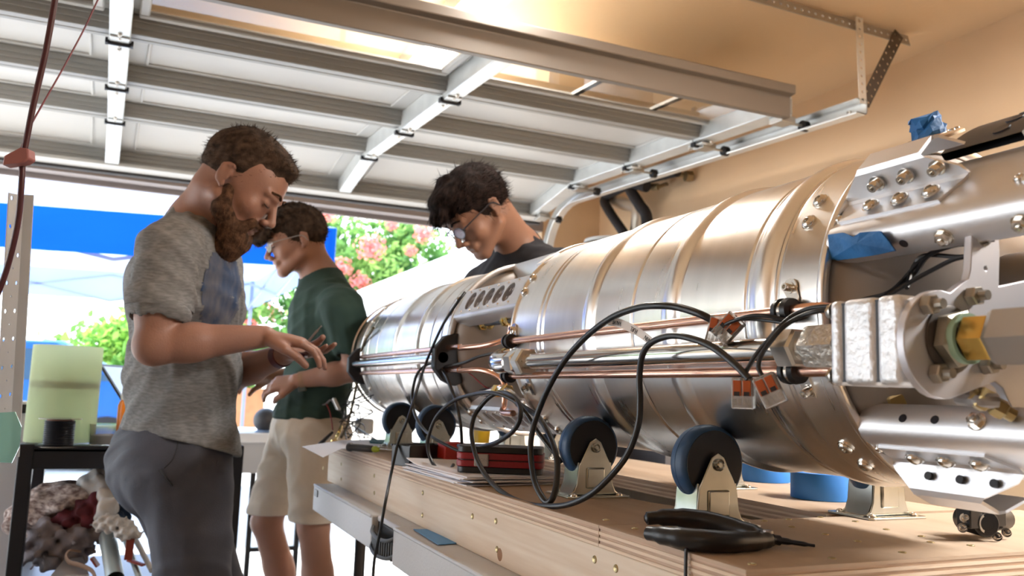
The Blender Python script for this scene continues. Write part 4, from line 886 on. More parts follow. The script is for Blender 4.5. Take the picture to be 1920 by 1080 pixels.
cable('black cable arching over the lower channel and drooping beside the papers', [(1052, 868, .655), (1040, 850, .645), (1010, 812, .63), (988, 778, .62), (965, 752, .61), (928, 737, .60), (893, 738, .60), (850, 752, .595), (818, 782, .58), (803, 822, .57), (804, 850, .565), (815, 874, .565), (829, 886, .565), (843, 882, .58), (850, 872, .60)], .0037)
cable('black cable coil loop hanging in front of the lower channel', [(860, 836, .60), (890, 838, .60), (925, 832, .60), (958, 812, .60), (974, 788, .60), (975, 762, .61), (962, 744, .615), (942, 736, .62), (920, 743, .61), (899, 765, .60), (888, 785, .59), (884, 815, .58), (894, 860, .572), (915, 897, .57), (945, 925, .568), (985, 944, .567), (1022, 949, .566), (1065, 946, .568), (1110, 925, .575), (1152, 885, .59), (1180, 845, .60), (1197, 795, .605), (1200, 750, .605), (1199, 705, .605), (1205, 665, .60), (1222, 642, .60), (1255, 630, .60), (1290, 633, .60), (1335, 650, .60), (1380, 685, .60), (1405, 712, .60)], .0042)
cable('thick black cable arching high across the near tank and dipping behind the caster', [(1352, 612, .632), (1338, 602, .625), (1310, 588, .615), (1270, 576, .61), (1230, 573, .60), (1195, 577, .60), (1150, 594, .60), (1105, 626, .60), (1065, 668, .60), (1035, 715, .60), (1012, 765, .60), (998, 810, .592), (995, 850, .585), (1002, 900, .575), (1015, 930, .57), (1027, 942, .572), (1038, 930, .578), (1044, 900, .59), (1044, 860, .60), (1032, 820, .61), (1012, 785, .62), (985, 765, .63), (970, 758, .64)], .0047)
cable('twin black sensor lead bending down to the left lever connector', [(1560, 574, .640), (1520, 578, .635), (1490, 590, .63), (1465, 610, .62), (1440, 638, .615), (1418, 665, .61), (1400, 695, .605), (1392, 716, .602)], .0026, name='sensor_lead')
cable('black sensor lead bending down to the right lever connector', [(1562, 580, .638), (1530, 584, .632), (1500, 594, .628), (1470, 612, .62), (1448, 636, .612), (1428, 665, .606), (1422, 688, .603), (1430, 706, .602)], .0026, name='sensor_lead')
cable('black sensor lead arching from the clamp to the connectors on the copper line', [(1475, 600, .645), (1440, 593, .635), (1410, 592, .628), (1380, 600, .622), (1355, 612, .62), (1343, 628, .62)], .0024, name='sensor_lead')
cable('lower black sensor lead running from the clamp to the copper line connectors', [(1475, 606, .645), (1430, 600, .64), (1395, 598, .632), (1375, 602, .628)], .0022, name='sensor_lead')
cable('black wire pair running from the far bracket toward the pipe elbow', [(832, 688, .655), (870, 680, .66), (900, 668, .67), (940, 660, .69)], .0035, name='wire')
cable('thin dark red wire curving through the gap between the tanks', [(835, 684, .66), (860, 690, .665), (880, 700, .67), (905, 722, .68), (915, 728, .69)], .0016, name='wire', m=mat('red_wire', (.22, .01, .015), .4))
# lever connectors
clear = mat('clear_plastic', (.95, .93, .91), .12, trans=.75, ior=1.4); orange = mat('connector_orange', (.42, .085, .02), .4)
def connector(u, v, x, rot, label, yaw=0):
    p = atX(u, v, x); t = thing('lever_connector', label, 'connector', p, 'clear and orange lever connectors')
    zx = Vector((-.80, -.58, 0)).normalized()      # faces the viewer's side
    right = Vector((0, 0, 1)).cross(zx).normalized()
    up = Vector((0, 0, 1)); R_ = Matrix.Rotation(rot, 3, zx); right = R_ @ right; up = R_ @ up
    M = Matrix(((right.x, up.x, zx.x, p.x), (right.y, up.y, zx.y, p.y), (right.z, up.z, zx.z, p.z), (0, 0, 0, 1)))
    b = MB(); b.box((-.0115, -.031, -.006), (.0115, .002, .0068), 0, M); b.build('clear_housing', clear, t, bev=.0012)
    for s in (-1, 1):
        b = MB(); b.box((s*.0052-.0044, -.0175, -.001), (s*.0052+.0044, -.001, .0078), 0, M); b.build('orange_lever', orange, t, bev=.0008)
        b = MB(); b.box((s*.0052-.003, -.0175, .0076), (s*.0052+.003, -.0130, .0082), 0, M); b.build('metal_clip', darkm, t)
    for k in range(4):
        b = MB(); b.box((-.0085+k*.005, -.0272, .0062), (-.0055+k*.005, -.0205, .0072), 0, M); b.build('housing_ridge', clear, t)
    return t
connector(1394, 712, .600, 0.0, 'clear and orange lever connector hanging upright below the sensor leads')
connector(1432, 708, .600, .45, 'tilted clear and orange lever connector to the right of the upright one')
connector(1352, 598, .628, -.25, 'lever connector clipped upright over the upper copper line')
connector(1382, 598, .632, -.75, 'slanting lever connector resting on the upper copper line')
cable('short dark red wire joining the tilted lever connector', [(1408, 712, .603), (1418, 718, .603), (1424, 724, .603)], .0018, name='wire', m=MATS['red_wire'])
# cable label flag with upside-down lettering
lab = [atX(1140, 600, .612), atX(1165, 606, .612), atX(1195, 620, .611), atX(1222, 640, .610)]
S_ = smooth(lab, 6); b = MB(); n = len(S_)
dwn = Vector((0, .0, -.009)); nr = Vector((-.004, -.003, 0))
vs = []
for p in S_: vs += [p-dwn*.6, p+dwn*.8, p-dwn*.6+nr*.12, p+dwn*.8+nr*.12]
fs = []
for i in range(n-1): a = 4*i; fs += [(a, a+1, a+5, a+4), (a+2, a+6, a+7, a+3), (a, a+4, a+6, a+2), (a+1, a+3, a+7, a+5)]
b.add(vs, fs); lt = tag(b.build('label_flag', mat('label_film', (.85, .78, .74), .5, alpha=.8), smooth_a=60), 'pale cable label strip with small upside-down lettering over the upper copper line', 'label')
def text_mesh(name, s, size, M, m, parent, ext=.0002, align='CENTER'):
    c = bpy.data.curves.new(name, 'FONT'); c.body = s; c.size = size; c.extrude = ext; c.align_x = align; c.align_y = 'CENTER'
    o = bpy.data.objects.new(name+'_tmp', c); COL.objects.link(o); dg = bpy.context.evaluated_depsgraph_get()
    me = bpy.data.meshes.new_from_object(o.evaluated_get(dg)); bpy.data.objects.remove(o); bpy.data.curves.remove(c)
    me.name = name; me.materials.clear(); me.materials.append(m); t = bpy.data.objects.new(name, me); COL.objects.link(t)
    t.parent = parent; t.matrix_local = Matrix.Translation(-Vector(parent['_o'])) @ M; t['_o'] = parent['_o']; return t
ink = mat('black_ink', (.05, .04, .04), .6)
def text_along(s, a, c, nrm, size, m, parent, flip=True):
    a, c = Vector(a), Vector(c); x = (a-c if flip else c-a).normalized(); z = Vector(nrm).normalized(); z = (z-x*z.dot(x)).normalized(); y = z.cross(x); mid = (a+c)/2+z*.0012
    M = Matrix(((x.x, y.x, z.x, mid.x), (x.y, y.y, z.y, mid.y), (x.z, y.z, z.z, mid.z), (0, 0, 0, 1))); return text_mesh('lettering', s, size, M, m, parent)
nv = Vector((-.8, -.6, 0)); dz_ = Vector((0, 0, -.0009))
text_along('VIN', S_[15]+dz_, S_[17]+dz_, nv, .0085, ink, lt); text_along('FUEL', S_[9]+dz_, S_[13]+dz_, nv, .0085, ink, lt); text_along('VALVE', S_[2]+dz_, S_[7]+dz_, nv, .0085, ink, lt)
# ================================================= THINGS ON THE BENCH
# papers
rn = random.Random(7)
for i in range(7):
    z = WT+.0012+i*.0022; a = math.radians([4, -3, 1, 5, -1, 2, 3][i]); ox, oy = [.0, .004, -.006, .004, .008, .0, .006][i], [0, .012, .004, -.008, .01, 0, .006][i]
    M = Matrix.Translation((.641+ox, 1.52+oy, z)) @ Matrix.Rotation(a, 4, 'Z'); b = MB()
    w, l = .108, .150; N = 5; vs = []
    for k in range(N+1):
        for j in range(2):
            yy = -l+2*l*k/N; lift = .009*max(0, (k/N-.75)/.25)**2 if i == 6 else .0
            for t in (0, .0016): vs.append(M @ Vector((-w+2*w*j, yy, lift*(1-j)+t)))
    fs = []
    for k in range(N): a0 = 4*k; fs += [(a0+1, a0+3, a0+7, a0+5), (a0, a0+4, a0+6, a0+2), (a0, a0+1, a0+5, a0+4), (a0+2, a0+6, a0+7, a0+3)]
    fs += [(0, 2, 3, 1), (4*N, 4*N+1, 4*N+3, 4*N+2)]
    b.add(vs, fs); tag(b.build('paper_sheet', paper_m, smooth_a=0), ['bottom sheet of the paper stack under the red tool case, sticking out', 'second sheet from the bottom of the paper stack', 'third sheet from the bottom of the paper stack', 'middle sheet of the paper stack', 'third sheet from the top of the paper stack', 'second sheet from the top of the paper stack', 'top sheet of the paper stack with its far corner curling up'][i], 'paper', 'papers under the red tool case')
b = MB(); vs = []; pp = [(563, 838), (600, 836), (680, 822), (722, 834), (706, 842), (640, 838), (622, 850), (600, 856)]
P8 = [atZ(u, v, WT+.002) for u, v in [(563, 842), (640, 828), (722, 832), (700, 842), (640, 842)]]; P8[0].z -= .0; 
q = [atZ(*a, WT+.004) for a in ((640, 826), (730, 824), (712, 838), (640, 842))]; lefts = [atZ(566, 838, WT+.002), atZ(606, 858, WT-.006)]
b.add([lefts[0], q[0], q[3], lefts[1], q[1], q[2]]+[v+Vector((0, 0, .0012)) for v in [lefts[0], q[0], q[3], lefts[1], q[1], q[2]]], [(0, 1, 2, 3)[::-1], (1, 4, 5, 2)[::-1], (6, 7, 8, 9), (7, 10, 11, 8), (0, 3, 9, 6), (3, 2, 8, 9), (2, 5, 11, 8), (5, 4, 10, 11), (4, 1, 7, 10), (1, 0, 6, 7)])
tag(b.build('paper_sheet', paper_m, smooth_a=0), 'single pale sheet overhanging the far left corner of the wooden cradle', 'paper')
# red and black hard case
def case_profile(w, d, r): return [(x+sx*(w-r), y+sy*(d-r)) for (sx, sy, a0) in ((1, 1, 0), (-1, 1, 90), (-1, -1, 180), (1, -1, 270)) for (x, y) in [(r*math.cos(math.radians(a0+k*22.5)), r*math.sin(math.radians(a0+k*22.5))) for k in range(5)]]
pA, pB = atZ(853, 885, WT+.017), atZ(1018, 892, WT+.017); dr = (pB-pA); Lc = dr.length; ang = math.atan2(dr.y, dr.x); cen = (pA+pB)/2+Vector((-math.sin(ang), math.cos(ang), 0))*.045
tc_ = thing('tool_case', 'small red and black hard tool case on the paper stack', 'tool case', (cen.x, cen.y, WT+.0165))
Mz = Matrix.Translation((cen.x, cen.y, WT+.0168)) @ Matrix.Rotation(ang, 4, 'Z')
redp = mat('case_red', (.28, .010, .018), .42, bump=.1, bscale=300)
def slab(z0, z1, dw, m, nm, par=tc_, bv=.003):
    b = MB(); b.prism(case_profile(Lc/2-dw, .047-dw, .018), Mz @ Matrix.Translation((0, 0, z0)), z1-z0); return b.build(nm, m, par, bev=bv)
slab(0, .011, .002, blackp, 'black_base'); slab(.0112, .0225, .0, redp, 'red_lower_band'); slab(.0243, .036, .0, redp, 'red_upper_band'); slab(.0225, .0243, .003, darkm, 'case_seam', bv=0); slab(.0362, .0475, .002, blackp, 'black_lid', bv=.005)
b = MB(); b.box((-.045, -.053, .0125), (-.019, -.0455, .0345), 0, Mz); la = b.build('latch', mat('latch_grey', (.42, .39, .36), .45), tc_, bev=.002)
Mt = Mz @ Matrix(((1, 0, 0, -.032), (0, 0, -1, -.0531), (0, 1, 0, .024), (0, 0, 0, 1))); text_mesh('lettering', 'ICON', .0085, Mt, mat('latch_text', (.30, .28, .26), .5), la)
# small black box beside the papers
pA, pB = atZ(767, 876, WT+.001), atZ(846, 872, WT+.001); 
bx = thing('black_box', 'small open black plastic box on the cradle edge left of the papers', 'box', ((pA.x+pB.x)/2, (pA.y+pB.y)/2, WT))
d = (pB-pA); L_ = d.length; an = math.atan2(d.y, d.x); Mb = Matrix.Translation(pA) @ Matrix.Rotation(an, 4, 'Z')
b = MB(); b.box((0, 0, 0), (L_, .060, .003), 0, Mb)
for lo, hi in (((0, 0, 0), (L_, .003, .044)), ((0, .057, 0), (L_, .060, .044)), ((0, 0, 0), (.003, .060, .044)), ((L_-.003, 0, 0), (L_, .060, .044)), ((L_*.3, 0, 0), (L_*.3+.002, .060, .042))): b.box(lo, hi, 0, Mb)
b.build('box_shell', blackp, bx, bev=.0012); b = MB(); b.box((-.002, -.002, .041), (L_+.002, .001, .045), 0, Mb); b.box((-.002, .059, .041), (L_+.002, .062, .045), 0, Mb); b.build('box_rim', blackp, bx)
b = MB(); b.box((0, 0, 0), (.05, .05, .035), 0, Matrix.Translation(atZ(850, 868, WT+.018)+Vector((.01, .08, 0)))); tag(b.build('red_box', mat('red_card', (.45, .03, .02), .5), bev=.003), 'small bright red box partly hidden behind the red tool case', 'box')
# screwdriver
sd = thing('screwdriver', 'screwdriver with a dark ribbed handle lying on the far cradle edge', 'screwdriver', atZ(680, 838, WT+.0))
a = atZ(653, 838, WT+.012); c = atZ(700, 842, WT+.012); dd = (c-a).normalized(); L_ = (c-a).length
b = MB(); b.lathe([(0, .004), (.002, .011), (.010, .0115), (.014, .009), (L_*.5, .0098), (L_*.95, .0088), (L_, .006)], a, dd, n=20)
b.build('screwdriver_handle', mat('handle_grey', (.055, .06, .07), .4), sd)
b = MB(); b.lathe([(0, .007), (.008, .0085), (.016, .006), (.022, .004)], c, dd, n=16); b.build('collar', mat('lime_plastic', (.45, .60, .06), .4), sd)
b = MB(); b.cyl(c+dd*.02, c+dd*.10, .003, n=10); b.build('shaft', steel_bright, sd)
b = MB(); p = atZ(738, 838, WT+.001); b.tube([atZ(697, 828, WT+.010), atZ(735, 831, WT+.010), atZ(800, 836, WT+.010)], .010, 10, flat=.8); tag(b.build('teal_tool_handle', mat('teal_grip', (.01, .075, .09), .45)), 'dark teal tool handle lying behind the screwdriver', 'tool')
for i, (u, v) in enumerate(((722, 846), (728, 840))):
    p = atZ(u, v, WT+.0015); t = thing('spare_connector', ['clear plastic connector lying at the screwdriver tip', 'second clear connector just behind the one at the screwdriver tip'][i], 'connector', p)
    M = Matrix.Translation(p) @ Matrix.Rotation(-.5+i*.4, 4, 'Z'); b = MB(); b.box((-.02, -.011, 0), (.02, .011, .010), 0, M); b.build('clear_housing', clear, t, bev=.001)
    b = MB(); b.box((-.015, -.009, .002), (.004, -.001, .0115), 0, M); b.box((-.015, .001, .002), (.004, .009, .0115), 0, M); b.build('lever', mat('pale_lever', (.65, .65, .62), .4), t)
# pliers
pl = thing('pliers', 'black-handled long-nose pliers lying on the plywood by the near caster', 'pliers', atZ(1320, 1000, WT))
rub = mat('plier_rubber', (.006, .006, .008), .36)
A = [atZ(1213, 972, WT+.020), atZ(1260, 970, WT+.022), atZ(1320, 976, WT+.020), atZ(1370, 988, WT+.016), atZ(1420, 1003, WT+.012), atZ(1432, 1010, WT+.010)]
B = [atZ(1216, 1000, WT+.012), atZ(1255, 1006, WT+.013), atZ(1310, 1013, WT+.013), atZ(1370, 1016, WT+.012), atZ(1425, 1014, WT+.010), atZ(1445, 1012, WT+.009)]
for P_ in (A, B):
    b = MB(); b.tube(P_, [.0078, .0100, .0115, .0118, .0115, .0105, .0088, .0075], 14, sub=6); o = b.build('handle_grip', rub, pl, smooth_a=60)
    b = MB(); b.lathe([(-.003, .003), (-.001, .006), (.004, .0066)], P_[0], (P_[1]-P_[0]), n=14); b.build('grip_end', rub, o)
jm = mat('plier_steel', (.03, .03, .035), .35, .7)
b = MB(); q = atZ(1440, 1010, WT+.010); q2 = atZ(1527, 1023, WT+.004)
b.tube([q-(q2-q)*.15, q, q+(q2-q)*.25], [.008, .010, .008], 12, flat=.7); b.tube([q+(q2-q)*.18, q+(q2-q)*.6, q2], [.0055, .004, .0025], 10, flat=.7, sub=5); b.build('plier_jaw', jm, pl)
b = MB(); b.lathe([(0, .006), (.003, .0055), (.004, .003), (.004, 0)], q+Vector((0, 0, .006)), (0, 0, 1), n=16); b.build('pivot', steel_dull, pl)
b = MB(); b.tube([atZ(1222, 990, WT+.016), atZ(1245, 993, WT+.017), atZ(1262, 991, WT+.018)], .0022, 6); b.build('spring', steel_bright, pl)
# hex key over the edge
b = MB(); e1 = atX(1288, 1033, .5535); b.tube([atZ(1345, 1025, WT+.0022), atZ(1300, 1031, WT+.0022), e1+Vector((0, 0, .002)), e1+Vector((-.0012, 0, -.004)), e1+Vector((-.0015, 0, -.028))], .0020, 6, sub=3)
tag(b.build('hex_key', darkm, smooth_a=20), 'small black hex key hooked over the plywood edge below the pliers', 'hex key')
# blue tape rolls
def roll(u0, u1, v0, v1, label, x_in):
    p = atZ((u0+u1)/2, v1, WT); r = .052; c = Vector((p.x+.045, p.y+.03, WT))
    t = thing('tape_roll', label, 'tape', c)
    h = .044
    b = MB(); b.lathe([(0, r*.62), (0, r), (.0015, r+.0006), (h-.0015, r+.0006), (h, r), (h, r*.62), (0, r*.62)], c+Vector((0, 0, .0005)), (0, 0, 1), n=56); b.build('tape_winding', mat('roll_blue', (.04, .24, .72), .55, var=.12, vscale=8), t, smooth_a=40)
    b = MB(); b.lathe([(0.001, r*.56), (0.001, r*.62), (h-.001, r*.62), (h-.001, r*.56), (.001, r*.56)], c+Vector((0, 0, .0005)), (0, 0, 1), n=40); b.build('card_core', mat('card_core', (.45, .36, .26), .8), t)
roll(1466, 1592, 885, 940, 'blue painter\'s tape roll lying under the aft end of the tank', 0)
roll(1388, 1452, 872, 905, 'second blue tape roll farther left under the tank', 0)
# black swivel tube clamp under the aft frame
rc = thing('rail_clamp', 'black tube clamp with silver thumbscrews on the plywood under the lower beam', 'clamp', atZ(1855, 990, WT))
p = atZ(1850, 982, WT+.022); b = MB()
b.cyl(p, p+Vector((.02, .045, 0)), .0165, n=24); b.box((-.018, -.0, -.012), (.018, .04, .016), 0, Matrix.Translation(p+Vector((.028, .006, .006)))); b.cyl(p+Vector((.03, .02, 0)), p+Vector((.075, .03, 0)), .014, n=18)
b.box((-.014, -.01, -.002), (.014, .01, .03), 0, Matrix.Translation(p+Vector((-.012, .012, -.004)))); b.build('clamp_body', blackp, rc, bev=.0015)
b = MB(); b.lathe([(-.0008, .0085), (-.0012, .012), (.0002, .012)], p, (-.1, -1, 0), n=24); b.build('tube_rim', mat('rim_grey', (.5, .48, .44), .35, .6), rc)
b = MB(); b.cyl(p+Vector((-.0003, -.0016, 0)), p+Vector((0, -.001, 0)), .0085, n=20); b.build('tube_bore', mat('bore_black', (.003, .003, .004), .6), rc)
for q in ((-.026, .01, .006), (-.028, .012, -.006), (.018, -.0, -.016), (.05, .01, -.014), (-.002, .012, .020)): put(CAP, 'thumb_screw', p+Vector(q), (-.6, -.7, .3), rc, .6)
# background clutter seen under the tank, on the far side of the cradle
b = MB(); b.box((1.34, 1.5, -.267), (1.60, 1.92, -.02)); tag(b.build('white_carton', mat('carton_white', (.80, .84, .92), .6), bev=.004), 'white carton standing beyond the cradle, glimpsed under the tank', 'carton', )
b = MB(); b.box((1.28, 2.02, WT+.0), (1.42, 2.12, WT+.07)); 
sb_ = thing('side_shelf', 'low dark shelf unit standing behind the cradle by the wall', 'shelf', (1.5, 1.8, FL))
b = MB(); b.box((1.30, 1.2, -.285), (1.70, 1.95, -.2675)); b.build('shelf_board', darkm, sb_)
for x in (1.32, 1.68):
    for y in (1.22, 1.93): b = MB(); b.box((x-.015, y-.015, FL), (x+.015, y+.015, -.285)); b.build('shelf_leg', darkm, sb_)
b = MB(); b.lathe([(0, .026), (.05, .03), (.052, .028)], atZ(860, 830, WT)+Vector((.08, 0, 0)), (0, 0, 1), n=20, cap=True); tag(b.build('yellow_cup', mat('yellow_plastic', (.70, .42, .02), .4)), 'small yellow cup behind the second caster', 'cup')
gl = thing('glass_jar', 'small clear glass jar behind the red tool case', 'jar', atZ(903, 840, WT)+Vector((.1, 0, 0)))
b = MB(); c = atZ(903, 840, WT)+Vector((.1, 0, .001)); b.lathe([(0, .0), (0, .030), (.006, .033), (.05, .033), (.06, .024), (.07, .024), (.07, .021), (.058, .021), (.048, .030), (.006, .030), (.003, 0)], c, (0, 0, 1), n=28); b.build('jar_glass', glass, gl)
b = MB(); b.lathe([(.068, .0255), (.082, .0255), (.083, .022), (.083, 0)], c, (0, 0, 1), n=24); b.build('jar_lid', zinc, gl)
# tangle of leads with clips at the far end of the cradle
tl = thing('test_lead_bundle', 'tangle of thin black test leads with clips at the far end of the cradle', 'test leads', atZ(660, 826, WT))
rn = random.Random(11)
for k in range(9):
    P_ = [atX(690+rn.uniform(-14, 18), 700+rn.uniform(-30, 40), .72)]
    for j in range(4): P_.append(atX(655+rn.uniform(-22, 45), 745+j*18+rn.uniform(-10, 14), .70+rn.uniform(-.03, .05)))
    P_.append(atZ(640+rn.uniform(-5, 75), 826+rn.uniform(-8, 6), WT+.003)); b = MB(); b.tube(P_, .0020, 6, sub=6); b.build('test_lead', cable_m, tl)
b = MB(); b.tube([atX(612, 757, .62), atX(619, 775, .63), atX(624, 806, .63)], .0022, 6); b.build('red_lead', MATS['red_wire'], tl)
b = MB(); b.tube([atX(584, 744, .62), atX(598, 757, .62), atX(610, 758, .62), atX(622, 750, .63), atX(632, 768, .64)], .0045, 8, flat=.6); b.build('crocodile_clip', mat('clip_metal', (.35, .36, .38), .35, .8), tl)
b = MB(); b.bar(atX(626, 747, .63), atX(636, 768, .64), .011, .006); b.build('white_clip', white_p, tl)
b = MB(); a = atX(588, 845, .56); c = atX(624, 810, .62); b.cyl(a, a.lerp(c, .35), .002, .0075, n=10); b.cyl(a.lerp(c, .35), c, .0075, .0045, n=10); b.build('probe_grip', blackp, tl)
b = MB(); b.tube([atX(628, 825, .64), atX(635, 812, .64), atX(640, 800, .66)], .006, 8); b.lathe([(0, .012), (.006, .010)], atZ(627, 828, WT+.002), (0, 0, 1), n=14, cap=True); b.build('brass_terminal', brass, tl)
b = MB(); b.tube([atX(700, 615, .665), atX(680, 650, .665), atX(672, 700, .67), atX(663, 750, .69), atX(650, 800, .69), atZ(640, 820, WT+.003)], .0045, 8); tag(b.build('braided_hose', mat('olive_braid', (.16, .12, .06), .6, bump=.5, bscale=400)), 'olive braided hose hanging over the domed far end of the rocket', 'hose')
b = MB(); q = atX(683, 800, .80); b.box((q.x-.03, q.y-.03, WT), (q.x+.03, q.y+.03, q.z+.03)); tag(b.build('white_bottle_box', white_p, bev=.01), 'white plastic container standing under the far end of the rocket', 'container')
b = MB(); b.box((1.0, 2.42, WT), (1.2, 2.5, WT+.03)); 
# ================================================= LEFT SIDE: CORD, POST, CART
cord_red = mat('dark_red_cord', (.055, .008, .012), .45)
b = MB(); q0 = atD(112, -60, 1.45); q1 = q0+(q0-atD(103, 0, 1.45))*((1.462-q0.z)/(q0.z-atD(103, 0, 1.45).z)); b.tube([q1, q1.lerp(q0, .5), atD(112, -60, 1.45), atD(103, 0, 1.45), (atD(85, 100, 1.45)), atD(64, 190, 1.45), atD(52, 250, 1.45), atD(43, 300, 1.45), atD(40, 350, 1.45), atD(33, 420, 1.46), atD(14, 500, 1.47), atD(-8, 560, 1.48), atD(-40, 640, 1.5)], .0052, 10, sub=6)
hc = thing('hanging_cord', 'dark red extension cord hanging from the ceiling at the far left', 'cord', atD(103, 0, 1.45)); b.build('cord_sheath', cord_red, hc, smooth_a=60)
b = MB(); q0 = atD(188, -10, 1.60); q1 = atD(160, 50, 1.58); q2 = q0+(q0-q1)*((1.462-q0.z)/(q0.z-q1.z)); b.tube([q2, q2.lerp(q0, .5), atD(188, -10, 1.60), atD(160, 50, 1.58), atD(120, 125, 1.55), (atD(80, 195, 1.5)), atD(58, 235, 1.47), atD(42, 272, 1.46), atD(38, 292, 1.46)], .0016, 6); b.build('pull_string', mat('thin_red_string', (.16, .02, .03), .5), hc)
b = MB(); q = atD(36, 296, 1.44); Rr = Vector((.88, -.42, 0)); M = frame(q, Rr+Vector((0, 0, .28)), (0, 0, 1)); b.prism([(-.026, -.010), (.012, -.014), (.022, -.010), (.024, .008), (.010, .014), (-.020, .006)], M @ Matrix(((1, 0, 0, 0), (0, 0, 1, -.011), (0, 1, 0, 0), (0, 0, 0, 1))), .022)
b.build('cord_coupling', mat('faded_red_plug', (.30, .11, .10), .5), hc, bev=.003)
ps = thing('perforated_post', 'grey perforated steel post with rows of holes at the far left', 'post', atD(0, 860, 1.75))
top = atD(30, 362, 1.75); bot = atD(2, 860, 1.75); top.z -= 0
Rr = (atD(55, 365, 1.75)-atD(5, 360, 1.75)).normalized(); dn = (bot-top); L_ = dn.length; M = frame(top, dn, Rr)
hs = []
for i in range(10):
    hs.append(circ(.012+i*.0655*(L_/.62), .0165, .0048, 10)); hs.append(circ(.012+i*.0655*(L_/.62), -.0165, .0048, 10))
for i in range(9): hs.append(circ(.040+i*.0655*(L_/.62), 0, .0025, 8))
b = MB(); b.prism([(.002, -.0275), (L_, -.0275), (L_, .0275), (.002, .0275)], M, .0025, holes=hs); b.prism([(.0, .0245), (L_, .0245), (L_, .0275), (0, .0275)], M @ Matrix.Translation((0, 0, .0025)), .02); b.build('post_web', mat('post_grey', (.55, .55, .55), .5, .3, var=.04, vscale=8), ps, smooth_a=0)
bn = thing('side_bench', 'low bench at the far left edge with white rails', 'bench', (-.5, 1.7, FL))
zb = bot.z
b = MB(); b.box((-.85, 1.45, zb-.03), (-.235, 2.0, zb)); b.build('bench_top', mat('bench_grey', (.5, .5, .5), .5), bn, bev=.004)
for x in (-.82, -.30):
    for y in (1.48, 1.97): b = MB(); b.box((x-.015, y-.015, FL), (x+.015, y+.015, zb-.03)); b.build('bench_leg', darkm, bn)
teal = mat('teal_acrylic', (.45, .88, .78), .15, trans=.7, ior=1.3)
b = MB(); q = [atD(-20, 775, 1.66), atD(28, 772, 1.66), atD(40, 800, 1.66), atD(36, 838, 1.66), atD(22, 868, 1.66), atD(-20, 866, 1.66)]; n = Vector((.15, 1, 0)).normalized()*.004
b.add(q+[v+n for v in q], [(0, 1, 2, 3, 4, 5), (11, 10, 9, 8, 7, 6)]+[(i, i+6, (i+1) % 6+6, (i+1) % 6) for i in range(6)]); tag(b.build('acrylic_sheet', teal, smooth_a=0), 'translucent teal acrylic piece at the far left edge in front of the post', 'acrylic sheet')
# black steel cart
D0 = 2.42
ZT = atD(120, 838, D0).z
ct = thing('steel_cart', 'black steel shop cart with a top tray and a cluttered lower shelf', 'cart', (0, 2.7, FL))
cxa = atD(38, 838, D0); xa, ya = cxa.x, cxa.y; xb, yb = xa+.62, ya+.48
blk = mat('cart_black', (.010, .011, .016), .45, .2)
for (lo, hi) in (((xa, ya, ZT-.068), (xb, ya+.028, ZT)), ((xa, yb-.028, ZT-.068), (xb, yb, ZT)), ((xa, ya, ZT-.068), (xa+.028, yb, ZT)), ((xb-.028, ya, ZT-.068), (xb, yb, ZT)), ((xa, ya, ZT-.02), (xb, yb, ZT-.008))):
    b = MB(); b.box(lo, hi); b.build('tray_rail', blk, ct, bev=.003)
for x in (xa-.004, xb-.036):
    for y in (ya-.004, yb-.036):
        b = MB(); b.box((x, y, FL+.09), (x+.04, y+.04, ZT+.004)); b.build('cart_leg', blk, ct, bev=.004)
        b = MB(); b.cyl((x+.008, y+.02, FL+.04), (x+.032, y+.02, FL+.04), .04, n=20); b.cyl((x+.02, y+.02, FL+.06), (x+.02, y+.02, FL+.095), .01, n=10); b.build('cart_wheel', blackp, ct)
ZS = -.600
b = MB(); b.box((xa, ya, ZS-.03), (xb, yb, ZS)); b.build('lower_shelf', mat('shelf_blue_grey', (.32, .35, .40), .4, .2), ct, bev=.004)
# frosted tank
ft = thing('frosted_tube', 'tall frosted yellow-green translucent tube standing on the black cart', 'tube', atD(112, 822, 2.60))
c = atD(112, 822, 2.62); c.z = ZT+.0; r = .100; h = .298; c.y = max(c.y, ya+.03+r+.005)
fros = bpy.data.materials.new('frosted_fibreglass'); fros.use_nodes = True; n_ = fros.node_tree.nodes; L = fros.node_tree.links
d_ = n_.new('ShaderNodeBsdfDiffuse'); t_ = n_.new('ShaderNodeBsdfTranslucent'); x_ = n_.new('ShaderNodeMixShader'); x_.inputs[0].default_value = .65; g_ = n_.new('ShaderNodeBsdfTransparent'); y_ = n_.new('ShaderNodeMixShader'); y_.inputs[0].default_value = .22
for q in (d_, t_): q.inputs[0].default_value = (.82, .90, .68, 1)
L.new(d_.outputs[0], x_.inputs[1]); L.new(t_.outputs[0], x_.inputs[2]); L.new(x_.outputs[0], y_.inputs[1]); L.new(g_.outputs[0], y_.inputs[2]); L.new(y_.outputs[0], n_['Material Output'].inputs[0])
b = MB(); b.lathe([(0, r-.004), (0, r), (h, r), (h, r-.004), (0, r-.004)], c+Vector((0, 0, .001)), (0, 0, 1), n=56); b.build('tube_wall', fros, ft, smooth_a=40)
b = MB(); b.lathe([(0, r-.006), (.025, r-.006)], c+Vector((0, 0, .165)), (0, 0, 1), n=40); b.cyl(c+Vector((0, 0, .17)), c+Vector((0, 0, .185)), r-.006, n=40); b.cyl(c+Vector((.01, 0, .18)), c+Vector((.01, 0, .205)), .016, n=16); b.build('inner_disc', mat('inner_brown', (.14, .10, .09), .6), ft)
